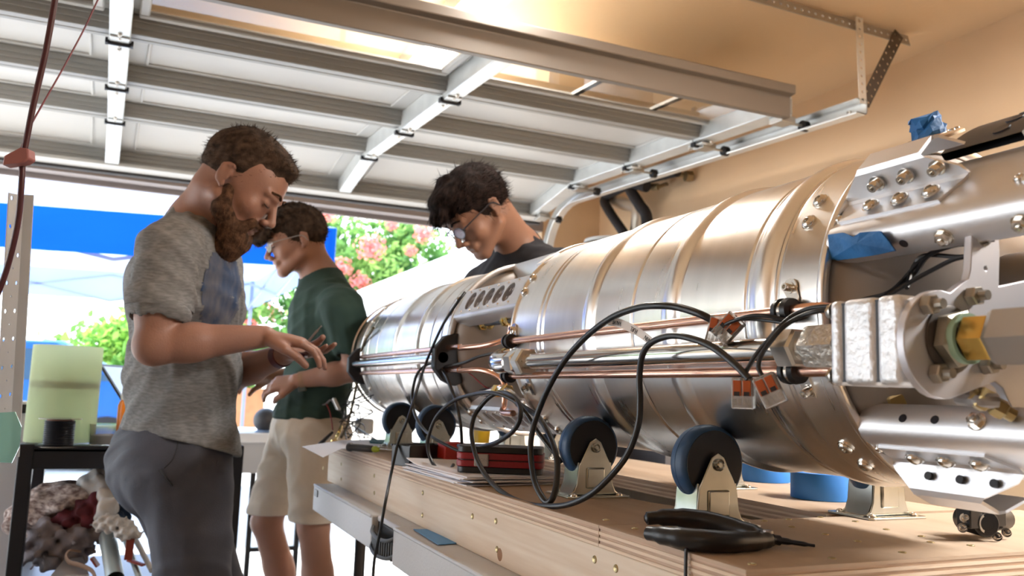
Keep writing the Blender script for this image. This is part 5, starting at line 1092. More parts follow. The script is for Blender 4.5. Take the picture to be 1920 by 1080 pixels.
# spool
sp = thing('wire_spool', 'spool of black wire with clear flanges on the black cart', 'spool', atD(108, 832, 2.47))
c = atD(109, 832, D0+.07); c.z = ZT-.006
b = MB(); pr = [(.004, .0)]; 
for i in range(13): pr += [(.006+i*.0055, .040), (.0088+i*.0055, .0425)]
pr += [(.078, .040), (.078, 0)]; b.lathe(pr, c, (0, 0, 1), n=40); b.build('wire_winding', mat('black_wire', (.008, .009, .014), .4), sp)
for z in (0.0005, .082): b = MB(); b.lathe([(z, .0), (z, .058), (z+.0025, .058), (z+.0025, 0)], c, (0, 0, 1), n=40); b.build('spool_flange', clear, sp)
b = MB(); b.lathe([(.078, .036), (.082, .036)], c, (0, 0, 1), n=24, cap=True); b.build('spool_core', mat('spool_core', (.35, .12, .06), .5), sp)
# jar, orange bottle, tilted tablet
jr = thing('clear_tub', 'clear plastic tub on the cart between the frosted tube and the orange bottle', 'tub', atD(196, 832, 2.62)); c = atD(197, 828, 2.64); c.z = ZT-.006
b = MB(); b.lathe([(0, 0), (0, .045), (.06, .050), (.065, .052), (.065, .050), (.003, .043), (.003, 0)], c, (0, 0, 1), n=32); b.build('tub_shell', clear, jr)
b = MB(); b.lathe([(0.004, 0), (0.004, .040), (.03, .042), (.035, .02), (.035, 0)], c, (0, 0, 1), n=24); b.build('tub_contents', mat('pale_contents', (.55, .53, .50), .7), jr)
ob = thing('orange_bottle', 'orange plastic bottle with a white top on the cart behind the man in grey', 'bottle', atD(232, 820, 2.60)); c = atD(233, 822, 2.62); c.z = ZT-.006; b = MB()
b.lathe([(0, .0), (0, .026), (.125, .027), (.14, .022), (.145, .014)], c, (0, 0, 1), n=28); b.build('bottle_body', mat('bottle_orange', (.85, .24, .01), .35), ob)
b = MB(); b.lathe([(.143, .020), (.165, .020), (.17, .012), (.185, .008), (.185, 0)], c, (0, 0, 1), n=20); b.build('bottle_top', white_p, ob)
tb_ = thing('laptop', 'open dark laptop tilted back on the far side of the cart', 'laptop', atD(215, 740, 2.85)); a = atD(184, 684, 2.85); c = atD(238, 770, 2.85); dv = (c-a).normalized(); dep = Vector((.35, .9, 0)).normalized()*.20
b = MB(); M = Matrix.Identity(4); nn = dv.cross(dep).normalized()*.008; v = [a, c, c+dep, a+dep]; b.add(v+[q+nn for q in v], [(0, 1, 2, 3), (7, 6, 5, 4), (0, 4, 5, 1), (1, 5, 6, 2), (2, 6, 7, 3), (3, 7, 4, 0)]); b.build('laptop_lid', blackp, tb_, bev=.002)
c1 = c.copy(); b = MB(); b.box((0, 0, 0), (.22, .20, .014), 0, Matrix.Translation((c.x-.02, c.y, ZT+.0))); b.build('laptop_base', blackp, tb_, bev=.003)
b = MB(); ins = [a.lerp(c, .06)+dep*.06, a.lerp(c, .92)+dep*.06, a.lerp(c, .92)+dep*.94, a.lerp(c, .06)+dep*.94]; b.add([q-nn*.15 for q in ins]+[q-nn*.05 for q in ins], [(0, 1, 2, 3), (7, 6, 5, 4), (0, 4, 5, 1), (1, 5, 6, 2), (2, 6, 7, 3), (3, 7, 4, 0)]); b.add([q+nn*1.1 for q in ins]+[q+nn*1.02 for q in ins], [(3, 2, 1, 0), (4, 5, 6, 7)]); b.build('laptop_screen', mat('glossy_screen', (.25, .30, .42), .08), tb_)
b = MB(); b.box((-.09, 0, 0), (.02, .1, .03), 0, Matrix.Translation(atD(44, 775, 2.85))); b.box((-.09, -.002, .03), (.022, .102, .04), 1, Matrix.Translation(atD(44, 775, 2.85)))
o = b.build('black_case', [blackp, white_p], bev=.003); tag(o, 'small black case with a white lid behind the frosted tube at left', 'case')
sb2 = MB(); p = atD(44, 775, 2.85); sb2.box((p.x-.11, p.y-.02, FL), (p.x+.03, p.y+.12, p.z)); tag(sb2.build('cardboard_box_stack', mat('pale_card', (.55, .56, .60), .8), bev=.004), 'tall pale box standing behind the cart at left under the black case', 'box')
# cloth heap on the shelf
def heap(name, label, pts, m, seed, fold=60, amp=.009, vox=.004, cat='cloth'):
    pr = [('ell', p, r, None) for p, r in pts]
    o = sdf_mesh(name, pr, vox, .02, m, None, disp=lambda X, Y, Z: amp*(np.sin(X*fold+3*np.sin(Y*17+seed))*np.cos(Z*fold*.9+2*np.sin(X*13))+.6*np.sin(Y*fold*1.3+Z*30+seed)))
    return tag(o, label, cat)
# ---------------- rags and scrap on the lower shelf
knit = mat('knit_beige', (.62, .52, .47), .95, col2=(.16, .10, .09), vscale=55, stretch=(1, 1, 1.8), bump=.6, bscale=120)
rag_g = mat('rag_grey', (.22, .19, .20), .95, var=.25, vscale=14, bump=.4, bscale=200); rag_w = mat('rag_white', (.60, .58, .56), .95, var=.1, vscale=12, bump=.4, bscale=200)
rag_r = mat('rag_maroon', (.13, .02, .03), .9, var=.3, vscale=14, bump=.4, bscale=200); rag_n = mat('rag_navy', (.012, .03, .07), .9, var=.2, vscale=14, bump=.4, bscale=200)
q = lambda u, v, D=2.5: atD(u, v, D)
heap('knit_blanket', 'beige and maroon patterned knitted cloth heaped on the cart shelf', [(q(80, 960, 2.6), (.10, .10, .05)), (q(125, 935, 2.6), (.11, .10, .05)), (q(160, 925, 2.62), (.07, .08, .035)), (q(100, 985, 2.6), (.13, .11, .05))], knit, 1, fold=67, amp=0.009)
heap('grey_rag', 'crumpled grey rag lying in front of the patterned cloth', [(q(85, 1000), (.05, .05, .04)), (q(110, 1020), (.07, .06, .045)), (q(150, 1005), (.06, .05, .03)), (q(70, 1035), (.04, .05, .035)), (q(135, 1035), (.05, .05, .03))], rag_g, 2, fold=121, amp=0.014)
heap('grey_work_glove', 'dark grey balled work glove at the front of the cart shelf', [(q(93, 1050, 2.46), (.035, .035, .028)), (q(105, 1054, 2.46), (.03, .03, .022))], mat('glove_dark', (.12, .11, .12), .9, var=.2, vscale=20, bump=.4), 3, fold=108, amp=0.009)
heap('maroon_rag', 'maroon rag tucked between the patterned cloth and the grey rag', [(q(150, 975, 2.55), (.07, .06, .03)), (q(170, 955, 2.55), (.05, .05, .035)), (q(185, 940, 2.56), (.03, .04, .03))], rag_r, 4, fold=94, amp=0.010)
heap('white_rag', 'white cloth draped at the top of the heap beside the trousers', [(q(200, 950, 2.52), (.03, .04, .05)), (q(194, 925, 2.58), (.04, .04, .04)), (q(188, 905, 2.62), (.06, .05, .035))], rag_w, 5, fold=81, amp=0.009)
heap('fleece_scrap', 'pale fluffy fleece scrap lying over the silver pipe', [(q(215, 985, 2.44), (.05, .04, .018)), (q(240, 1000, 2.42), (.035, .035, .016)), (q(200, 980, 2.46), (.03, .03, .018))], rag_w, 6, fold=216, amp=0.007)
heap('navy_rag', 'navy blue rag behind the silver pipe', [(q(200, 985, 2.58), (.05, .05, .03)), (q(215, 970, 2.58), (.04, .04, .03))], rag_n, 7, fold=94, amp=0.009)
b = MB(); a = q(200, 998, 2.52); c = q(216, 1085, 2.34); b.cyl(a, c, .024, n=32, caps=False); b.cyl(c, a, .0225, n=32, caps=False); o = b.build('pipe_wall', mat('pipe_silver', (.55, .62, .62), .35, .7)); tag(o, 'silver pipe with an open end leaning among the rags on the cart shelf', 'pipe'); o.name = 'silver_pipe'
b = MB(); b.cyl(q(233, 1005, 2.50), q(262, 1085, 2.36), .009, n=14); tag(b.build('thin_rod', MATS['pipe_silver']), 'thin silver rod lying right of the open silver pipe', 'rod')
b = MB(); b.cyl(q(248, 1000, 2.56), q(285, 1070, 2.42), .008, n=14); tag(b.build('thin_rod', rag_w and white_p), 'thin white rod at the right end of the shelf beside the trousers', 'rod')
b = MB(); b.tube([q(152, 1035, 2.44), q(132, 1032, 2.43), (q(124, 1042, 2.42)), q(130, 1054, 2.41), q(150, 1060, 2.40), q(172, 1070, 2.39), q(180, 1088, 2.38)], .009, 10, flat=.35); tag(b.build('leather_strap', mat('tan_leather', (.28, .17, .11), .6)), 'curved tan leather strap at the front of the cart shelf', 'strap')
for i, (u, v) in enumerate(((147, 1036), (140, 1040))): pass
rc_ = mat('red_clip', (.30, .05, .03), .5)
b = MB(); b.bar(q(245, 1010, 2.40), q(240, 1050, 2.39), .022, .006); b.bar(q(240, 1050, 2.39), q(270, 1060, 2.38), .018, .006); tag(b.build('red_clamp', rc_, bev=.002), 'rust red metal clamp at the right of the cart shelf', 'clamp')
b = MB(); b.bar(q(172, 1045, 2.42), q(184, 1062, 2.42), .03, .006); tag(b.build('red_clamp', rc_, bev=.002), 'small rust red block between the strap and the silver pipe', 'clamp')
b = MB(); b.prism([(-.05, 0), (.05, 0), (.02, .12), (-.01, .12)], frame(q(130, 1085, 2.38), (1, 0, 0), (0, -.4, 1)) , .01); tag(b.build('metal_offcut', alu, bev=.001), 'pale triangular metal offcut at the shelf front below the strap', 'offcut')
# background folding table on the driveway with a helmet-like black globe
bt = thing('work_table', 'white topped table with black legs just outside the garage between the two men', 'table', (.55, 4.6, FL))
zt = atD(480, 812, 4.2).z; x0 = atD(425, 812, 4.2).x; x1 = atD(600, 812, 4.2).x; y0_ = atD(480, 812, 4.2).y
b = MB(); b.box((x0, y0_, zt-.05), (x1, y0_+.6, zt)); b.build('table_top', white_p, bt, bev=.006)
b = MB(); b.box((x0+.03, y0_+.02, zt-.20), (x1-.03, y0_+.03, zt-.05)); b.build('table_apron', mat('apron_grey', (.5, .5, .5), .5), bt)
for x in (x0+.14, x1-.05):
    for y in (y0_+.04, y0_+.56): b = MB(); b.box((x-.012, y-.012, FL-.02), (x+.012, y+.012, zt-.05)); b.build('leg', blackp, bt)
b = MB(); b.box((x0+.14, y0_+.03, FL+.28), (x1-.05, y0_+.05, FL+.30)); b.build('leg_brace', blackp, bt)
gp = atD(499, 778, 4.3); gp.z = zt+.062
gh = thing('black_globe', 'round black ball-shaped housing on the white outdoor table', 'globe', (gp.x, gp.y, zt))
b = MB(); b.lathe([(.062*(1-math.cos(a)), .062*math.sin(a)) for a in np.linspace(.15, math.pi-.02, 14)], gp-Vector((0, 0, .062)), (0, 0, 1), n=28, cap=True); b.build('ball', mat('ball_black', (.03, .03, .035), .5), gh)
b = MB(); b.lathe([(0, .05), (.006, .05), (.014, .04)], Vector((gp.x, gp.y, zt)), (0, 0, 1), n=20, cap=True); b.build('ball_base', mat('ball_base_blue', (.15, .22, .35), .5), gh)
# ================================================= PEOPLE
from mathutils.bvhtree import BVHTree
def basis(u, v, D):
    p = atD(u, v, D); A = Vector((p.x, p.y, 0)).normalized(); R_ = A.cross(Vector((0, 0, 1))); return R_, A, Vector((0, 0, 1))
class Head:
    def __init__(s, c, fwd, up, sc):
        s.c = Vector(c); s.f = Vector(fwd).normalized(); s.r = s.f.cross(Vector(up)).normalized(); s.u = s.r.cross(s.f); s.s = sc; s.B = (tuple(s.r), tuple(s.f), tuple(s.u))
    def P(s, x, y, z): return s.c+(s.r*x+s.f*y+s.u*z)*s.s
    def ell(s, x, y, z, a, b, c, k=.012): return ('ell', s.P(x, y, z), (a*s.s, b*s.s, c*s.s), s.B, k)
    def cap(s, p, q, r1, r2, k=.010): return ('cap', s.P(*p), s.P(*q), r1*s.s, r2*s.s, k)
    def face(s):
        o = [s.ell(0, -.014, .034, .076, .098, .088), s.ell(0, .030, -.030, .060, .060, .074, .02), s.ell(0, .012, .020, .070, .082, .080, .02), s.ell(0, .077, -.098, .024, .018, .018, .014)]
        for g in (-1, 1):
            o += [s.cap((g*.056, .0, -.055), (g*.018, .072, -.096), .020, .020, .016), s.ell(g*.040, .058, -.030, .024, .022, .024, .018),
                  s.ell(g*.077, -.018, -.008, .006, .016, .027, .005), s.cap((g*.079, -.026, .010), (g*.083, -.010, .016), .0048, .0042, .004), s.cap((g*.083, -.029, .006), (g*.081, -.025, -.020), .0046, .004, .004), s.ell(g*.075, -.008, -.031, .005, .007, .008, .004)]
            o += [s.cap((g*.012, .092, .018), (g*.044, .078, .018), .009, .008, .010), s.ell(g*.032, .080, -.002, .014, .012, .011, .004), s.ell(g*.013, .104, -.040, .009, .010, .008, .005)]
        o += [s.cap((0, .090, .008), (0, .112, -.028), .0085, .010, .007), s.ell(0, .116, -.034, .0105, .010, .0095, .006), s.ell(0, .087, -.062, .030, .014, .018, .012),
              s.cap((-.018, .092, -.064), (.018, .092, -.064), .0058, .0058, .004), s.cap((-.015, .090, -.075), (.015, .090, -.075), .0065, .0065, .004)]
        return o
    def sockets(s): return [s.ell(g*.034, .102, .003, .016, .012, .009) for g in (-1, 1)]+[s.ell(0, .100, -.0695, .020, .010, .0016), s.ell(.086, -.014, -.004, .004, .007, .013), s.ell(-.086, -.014, -.004, .004, .007, .013)]
def hand(w, d, n, side, curls, sz=1.0, thumb=(.5, .3), spread=.0):
    w = Vector(w); d = Vector(d).normalized(); n = Vector(n); n = (n-d*n.dot(d)).normalized(); s = n.cross(d)*side; o = []
    offs = (.031, .011, -.010, -.029); L = (.070, .079, .073, .058); kn = (.086, .090, .086, .079)
    o.append(('ell', w+d*.045*sz, (.045*sz, .034*sz, .014*sz), (tuple(d), tuple(s), tuple(n)), .01))
    for i in range(4):
        a = w+s*offs[i]*.45*sz+d*.01*sz; k = w+s*offs[i]*sz+d*kn[i]*sz; o.append(('cap', a, k, .0135*sz, .0105*sz, .008))
        ang = 0; p = k; r = .0092*sz if i < 3 else .0082*sz; c = curls[i]
        for j, fr in enumerate((.46, .30, .24)):
            ang += c*(.9, 1.0, .7)[j]; dd = (d*math.cos(ang)+n*math.sin(ang)+s*offs[i]*spread*8).normalized(); q = p+dd*L[i]*fr*sz; o.append(('cap', p, q, r, r*.88, .003)); p = q; r *= .88
    a = w+s*.022*sz+d*.018*sz+n*.004*sz; b_ = a+(d*.034+s*.022+n*.012)*sz; t0, t1 = thumb
    dd = (d*math.cos(t0)+n*math.sin(t0)-s*.10).normalized(); c_ = b_+dd*.034*sz; dd2 = (d*math.cos(t0+t1)+n*math.sin(t0+t1)-s*.25).normalized(); e_ = c_+dd2*.028*sz
    o += [('cap', a, b_, .016*sz, .0125*sz, .008), ('cap', b_, c_, .0115*sz, .0100*sz, .003), ('cap', c_, e_, .0100*sz, .0085*sz, .003)]
    return o
def skin_mat(name, col):
    return mat(name, col, .5, 0, var=.06, vscale=9, bump=.12, bscale=220, sss=.12)
def bvh(o):
    me = o.data; M = Vector(o['_o']); return BVHTree.FromPolygons([v.co+M for v in me.vertices], [tuple(p.vertices) for p in me.polygons])
def folds(seed, amp, f=26):
    def fn(X, Y, Z):
        a = np.sin((X+Y)*f*.5+Z*f+2.6*np.sin(Y*13+Z*15+seed)+2.1*np.sin(X*17-Z*11+seed*2)); b = np.sin((X-Y)*f*.8-Z*f*.55+2.7*np.sin(X*14+Z*19+seed*3))
        return amp*(np.clip(a, -.2, 1)+.7*np.clip(b, -.2, 1))
    return fn
def hairnoise(H, amp, f=420, clump=60, seed=0):
    r, ff, u = H.r, H.f, H.u; c = H.c
    def fn(X, Y, Z):
        a = (X-c.x)*r.x+(Y-c.y)*r.y+(Z-c.z)*r.z; b = (X-c.x)*ff.x+(Y-c.y)*ff.y+(Z-c.z)*ff.z; d = (X-c.x)*u.x+(Y-c.y)*u.y+(Z-c.z)*u.z
        return amp*(np.sin(a*f*.6+d*90+3*np.sin(b*40+d*30+seed))*.4+np.sin(a*clump+d*clump*.7+2.5*np.sin(b*clump*.6+seed)+2*np.sin(d*45))*.7)
    return fn
def lash(H, parent, m, browm):
    for g in (-1, 1):
        b = MB(); b.tube([H.P(g*.021, .093, -.006), H.P(g*.032, .0945, -.009), H.P(g*.044, .086, -.007)], .0013, 6); b.build('eyelashes', m, parent)
        b = MB(); b.tube([H.P(g*.012, .1005, .022), H.P(g*.028, .0985, .029), H.P(g*.048, .084, .024)], .0036, 8, flat=.6); b.build('eyebrow', browm, parent)
hair_dk = mat('hair_dark_brown', (.020, .012, .010), .85, 0, spec=.15, var=.5, vscale=60, stretch=(1, 1, 1), bump=.5, bscale=320)
hair_br = mat('hair_brown', (.052, .032, .021), .85, 0, spec=.15, var=.5, vscale=60, bump=.5, bscale=320)
beard_m = mat('beard_ginger', (.090, .046, .026), .85, 0, spec=.15, var=.5, vscale=70, bump=.6, bscale=350)
lashm = mat('eyelash', (.02, .012, .01), .6)
def strands(o, H, n, L, comb, m, parent, seed=1, w=.0011, name='hair_strands', lift=.22):
    """thin tapering blades combed over a hair volume"""
    rn = np.random.RandomState(seed); me = o.data; nv = len(me.vertices); co = np.zeros(nv*3, np.float32); me.vertices.foreach_get('co', co); no = np.zeros(nv*3, np.float32); me.vertices.foreach_get('normal', no)
    co = co.reshape(-1, 3)+np.array(o['_o']); no = no.reshape(-1, 3); idx = rn.randint(0, nv, n); P = co[idx]; N = no[idx]
    r, f, u = np.array(H.r), np.array(H.f), np.array(H.u); q = (P-np.array(H.c))/H.s; lx = q@r; ly = q@f; lz = q@u
    C = np.array([comb(a, b_, c) for a, b_, c in zip(lx, ly, lz)]); C = C[:, :1]*r+C[:, 1:2]*f+C[:, 2:]*u; C = C-N*np.sum(C*N, 1)[:, None]; C += rn.normal(size=C.shape)*.22; C /= np.linalg.norm(C, axis=1)[:, None]+1e-9
    S = np.cross(C, N); S /= np.linalg.norm(S, axis=1)[:, None]+1e-9; ln = L*(.6+.8*rn.rand(n, 1)); V = []; seg = 4
    for k in range(seg+1):
        t = k/seg; c = P-N*.002+C*ln*t+N*ln*lift*(t-t*t*.9)*rn.uniform(.4, 1); ww = w*(1-t*.85); V += [c-S*ww, c+S*ww]
    V = np.stack(V, 1).reshape(-1, 3); k = 2*(seg+1); b = MB(); b.v = [tuple(v) for v in V]; b.f = [(i*k+2*j, i*k+2*j+1, i*k+2*j+3, i*k+2*j+2) for i in range(n) for j in range(seg)]; b.m = [0]*len(b.f)
    h = b.build(name, m, parent, smooth_a=60); h['kind'] = 'stuff'; return h
comb_back = lambda x, y, z: (x*2, .35-.0*y if z > .085 else -.9, .25 if (y > .05 and z > .05) else -.55)
comb_fwd = lambda x, y, z: (x*3, .9 if y > -.04 and z > .05 else -.5, -.25 if y < .07 else -.9)
comb_down = lambda x, y, z: (x*1.5, .35, -1)
# ---------------- man in grey
U3 = Vector((0, 0, 1))
R1, A1, _ = basis(340, 560, 2.12)
m1 = thing('person', 'bearded person in a heather grey t-shirt and slate trousers looking down at both hands', 'person', (atD(340, 860, 2.12).x, atD(340, 860, 2.12).y, FL))
F1 = (R1*math.cos(math.radians(22))+A1*math.sin(math.radians(22))); B1 = (-R1*math.sin(math.radians(22))+A1*math.cos(math.radians(22)))   # B: towards the far shoulder
hd1 = math.radians(-18); ph1 = math.radians(36)
H1 = Head(atD(453, 343, 2.06), (R1*math.cos(hd1)+A1*math.sin(hd1))*math.cos(ph1)-U3*math.sin(ph1), U3, 1.06)
BB1 = (tuple(F1), tuple(B1), (0, 0, 1))
D = 2.12
chest = atD(345, 545, D); belly = atD(342, 700, D); hips = atD(330, 850, D); nb = atD(372, 425, D-.02)
sh_n = atD(318, 468, 1.93); el_n = atD(288, 648, 1.88); wr_n = atD(497, 631, 1.97)
sh_f = atD(392, 462, 2.30); el_f = atD(432, 705, 2.28); wr_f = atD(534, 664, 2.10)
skin1 = skin_mat('skin_tan', (.29, .145, .10))
pr = H1.face()
pr += [('cap', H1.P(0, -.035, -.05), nb, .060, .066, .03), ('cap', nb, chest, .075, .10, .04), ('cap', nb, sh_n, .05, .055, .03), ('cap', nb, sh_f, .05, .055, .03)]
pr += [('ell', chest, (.105, .165, .17), BB1, .03), ('ell', belly, (.105, .15, .16), BB1, .03), ('ell', hips, (.10, .14, .12), BB1, .03)]
pr += [('cap', sh_n, el_n.lerp(sh_n, .35), .052, .050, .02), ('cap', sh_n.lerp(el_n, .5), el_n, .050, .043, .02), ('cap', el_n, el_n.lerp(wr_n, .35), .043, .044, .015), ('cap', el_n.lerp(wr_n, .3), wr_n, .044, .026, .015)]
pr += [('cap', sh_f, el_f, .052, .042, .02), ('cap', el_f, el_f.lerp(wr_f, .4), .042, .042, .015), ('cap', el_f.lerp(wr_f, .35), wr_f, .042, .027, .015)]
dn_ = atD(600, 668, 2.02)-wr_n
pr += hand(wr_n, atD(600, 648, 1.99)-wr_n, -U3+A1*.15, 1, (.46, .44, .43, .43), 1.02, thumb=(.42, .25))
pr += hand(wr_f, atD(636, 664, 2.02)-wr_f, U3*.95-A1*.25, 1, (.22, .20, .20, .22), .92, thumb=(.35, .2))
body1 = sdf_mesh('body', pr, .0042, .02, skin1, m1, subs=H1.sockets(), ksub=.006)
# hair and beard
def keep_hair(H, c0, c1, back=-.05):
    r, ff, u = H.r, H.f, H.u; c = H.c; s = H.s
    def fn(X, Y, Z):
        b = ((X-c.x)*ff.x+(Y-c.y)*ff.y+(Z-c.z)*ff.z)/s; d = ((X-c.x)*u.x+(Y-c.y)*u.y+(Z-c.z)*u.z)/s
        line = np.interp(b, [-.12, -.036, -.030, -.008, .012, .024, .040, .11], [back, back-.012, -.02, -.005, c0-.030, c0-.022, c0+.018, c1]); return (line-d)*s*.8
    return fn
ho1 = sdf_mesh('hair', [H1.ell(0, -.016, .036, .080, .102, .094), H1.ell(0, .040, .088, .056, .048, .030, .02)], .003, .02, hair_br, m1, disp=hairnoise(H1, .0018), keep=keep_hair(H1, .012, .085, -.058), subs=[H1.ell(g*.088, -.016, -.012, .018, .018, .028) for g in (-1, 1)], pad=.02)
bp_ = []
for g in (-1, 1): bp_ += [H1.cap((g*.062, .008, -.030), (g*.056, .022, -.070), .013, .022), H1.cap((g*.055, .022, -.072), (g*.022, .078, -.108), .024, .026), H1.cap((g*.026, .088, -.056), (g*.034, .076, -.085), .010, .016), H1.cap((g*.004, .099, -.054), (g*.028, .088, -.060), .0085, .009)]
bp_ += [H1.ell(0, .072, -.125, .040, .036, .045, .02), H1.cap((0, .070, -.12), (0, .080, -.178), .034, .014, .02)]
bo1 = sdf_mesh('beard', bp_, .003, .012, beard_m, m1, disp=hairnoise(H1, .0016, 520, 90, 2), pad=.02, subs=[H1.ell(0, .104, -.068, .016, .012, .004)])
lash(H1, m1, lashm, beard_m)
strands(ho1, H1, 8000, .013, comb_back, hair_br, ho1, 1)
strands(bo1, H1, 3500, .016, comb_down, beard_m, bo1, 2, w=.0009)
shirt1 = mat('heather_grey_shirt', (.205, .205, .205), .9, var=.20, vscale=60, stretch=(1, 1, 4), bump=.35, bscale=500)
sp_ = [('cap', nb+Vector((0, 0, -.01)), chest, .085, .12, .04), ('cap', nb-U3*.012, sh_n, .062, .066, .03), ('cap', nb-U3*.012, sh_f, .062, .066, .03), ('ell', chest, (.130, .190, .19), BB1, .03), ('ell', belly, (.130, .175, .18), BB1, .04), ('ell', hips+F1*.004, (.145, .182, .165), BB1, .04),
       ('cap', sh_n, sh_n.lerp(el_n, .56), .064, .072, .03), ('cap', sh_f, sh_f.lerp(el_f, .5), .064, .070, .03), ('cap', chest+F1*.05, belly+F1*.05, .085, .075, .04)]
th = math.radians(14); hemn = -(U3*math.cos(th)+F1*math.sin(th)); hemp = atD(335, 828, 2.0)
cut = [(hemp, hemn)]
ua = (el_n-sh_n).normalized(); slv = sh_n.lerp(el_n, .52)
def shirt_keep(slist, hem, hemn):
    def fn(X, Y, Z):
        v = (X-hem.x)*hemn.x+(Y-hem.y)*hemn.y+(Z-hem.z)*hemn.z
        return v
    return fn
sh1 = sdf_mesh('shirt', sp_, .0048, .03, shirt1, m1, disp=folds(1.3, .0042, 75), planes=cut, subs=[('ell', nb+F1*.045+U3*.045, (.075, .075, .06), None), ('cap', slv, el_n, .056, .058), ('cap', hips-U3*.02, hips-U3*.2, .115, .115)], ksub=.004, pad=.03)
b = MB(); e = slv+ua*.018; b.lathe([(0, .060), (.0, .0735), (.010, .0745), (.012, .0735), (.012, .060)], e-ua*.006, ua, n=36); b.build('sleeve_hem', shirt1, m1)
# print on the chest
T = bvh(sh1); printm = mat('shirt_print_blue', (.030, .055, .115), .85, col2=(.13, .13, .15), vscale=22, stretch=(1.6, 1.6, .3), bump=.2)
PN = (R1*.66-A1*.75).normalized(); PB = (R1*.75+A1*.66).normalized(); ctr = atD(431, 543, 2.0); N = 20; vs = []; ok = {}
for i in range(N+1):
    for j in range(N+1):
        x = (i/N*2-1); y = (j/N*2-1)
        if x*x+y*y > 1.02: continue
        o_ = ctr+PN*.4+PB*x*.062+U3*y*.108; hit = T.ray_cast(o_, -PN)
        if hit[0] is not None: ok[(i, j)] = len(vs); vs.append(hit[0]+PN*.0015)
fs = [(ok[(i, j)], ok[(i+1, j)], ok[(i+1, j+1)], ok[(i, j+1)]) for i in range(N) for j in range(N) if all(q in ok for q in ((i, j), (i+1, j), (i+1, j+1), (i, j+1)))]
b = MB(); b.add(vs, fs); b.build('shirt_print', printm, m1, smooth_a=60)['label'] = 'dark blue round print on the shirt front'
# trousers
tr1 = mat('slate_trousers', (.052, .055, .075), .75, var=.12, vscale=9, bump=.25, bscale=300)
hj_n = hips-B1*.085-U3*.05; hj_f = hips+B1*.085-U3*.05+F1*.01
kn_n = atD(372, 1165, 2.02); kn_f = atD(420, 1165, 2.22); kn_n.z = kn_f.z = -.62
an_n = Vector((kn_n.x, kn_n.y, FL+.08))-F1*.03; an_f = Vector((kn_f.x, kn_f.y, FL+.08))-F1*.03
tp_ = [('ell', hips-U3*.01-F1*.012, (.132, .165, .12), BB1, .03), ('ell', hips-U3*.035-F1*.045-B1*.06, (.090, .085, .12), BB1, .05), ('ell', hips-U3*.035-F1*.045+B1*.06, (.090, .085, .12), BB1, .05), ('cap', hj_n, kn_n, .106, .078, .03), ('cap', hj_f, kn_f, .104, .078, .03), ('cap', kn_n, an_n, .076, .062, .02), ('cap', kn_f, an_f, .076, .062, .02)]
tro = sdf_mesh('trousers', tp_, .0055, .03, tr1, m1, disp=folds(4.1, .0026, 60), planes=[(hips+U3*.07, U3), (an_n-U3*.045, -U3)])
T2 = bvh(tro)
def on(Tr, u, v, off=.001):
    d = Vector(ray(u, v)).normalized(); h_ = Tr.ray_cast(Vector((0, 0, 0)), d); return h_[0]+h_[1]*off if h_[0] is not None else None
def line_on(Tr, pts, r, name, m, par):
    q = [on(Tr, u, v) for u, v in pts]; q = [x for x in q if x is not None]
    if len(q) > 1: b = MB(); b.tube(q, r, 6, sub=3); b.build(name, m, par)
zipm = mat('zip_black', (.006, .006, .008), .5)
line_on(T2, [(300, 880), (308, 892), (316, 902), (323, 911)], .0028, 'pocket_zip', zipm, m1)
line_on(T2, [(333, 815), (333, 835), (329, 850), (322, 864), (308, 878)], .0012, 'pocket_seam', zipm, m1)
for an in (an_n, an_f):
    sdf_mesh('shoe', [('cap', an-U3*.015-F1*.02, an-U3*.02+F1*.03, .046, .044), ('cap', an-U3*.035-F1*.03, an-U3*.042+F1*.15, .042, .034)], .006, .02, darkm, m1, planes=[((0, 0, FL+.001), -U3)])
# watch and held phone
b = MB(); wdir = (wr_f-el_f).normalized(); b.lathe([(0, .026), (0, .0305), (.022, .0305), (.022, .026)], wr_f-wdir*.030, wdir, n=28); wt = b.build('watch_strap', mat('maroon_strap', (.10, .018, .022), .45), m1)
b = MB(); q = wr_f-wdir*.019-A1*.028+U3*.010; M = frame(q, wdir, A1); b.box((-.017, -.017, -.006), (.017, .017, .006), 0, M); b.build('watch_case', darkm, wt, bev=.003)
b = MB(); M = frame(atD(548, 660, 2.0), atD(575, 668, 2.0)-atD(530, 655, 2.0), U3); b.box((-.035, -.022, -.004), (.035, .022, .004), 0, M); tag(b.build('phone', mat('maroon_case', (.10, .02, .03), .35), bev=.003), 'small dark maroon device held between the hands of the bearded person', 'device')
b = MB(); b.tube([atD(578, 640, 1.99), atD(590, 626, 1.99), atD(603, 611, 1.99)], [.0032, .0032, .002], 8); tag(b.build('hand_tool', steel_dull), 'tiny metal tool held in the fingertips of the bearded person', 'tool')
# ---------------- man in green
R2, A2, _ = basis(600, 620, 3.02)
m2 = thing('person', 'curly-haired person in a dark green t-shirt and cream shorts at the far end', 'person', (atD(590, 900, 3.02).x, atD(590, 900, 3.02).y, FL))
y2 = math.radians(-12); F2 = -R2*math.cos(y2)-A2*math.sin(y2)*-1*-1; F2 = (-R2*math.cos(math.radians(15))-A2*math.sin(math.radians(15))).normalized(); B2 = F2.cross(U3).normalized()  # towards the viewer-side shoulder or away
if B2.dot(A2) > 0: B2 = -B2     # B2 points to the viewer (his left side is nearer)
BB2 = (tuple(F2), tuple(B2), (0, 0, 1)); D = 3.02
p2 = math.radians(19); hy = math.radians(7)
H2 = Head(atD(556, 452, 3.0), (-R2*math.cos(hy)-A2*math.sin(hy))*math.cos(p2)-U3*math.sin(p2), U3, .99)
chest = atD(606, 600, D); belly = atD(598, 705, D); hips = atD(580, 790, D); nb = atD(604, 528, D)
sh_n = atD(642, 578, 2.84); el_n = atD(668, 694, 2.86); wr_n = atD(556, 714, 2.86)
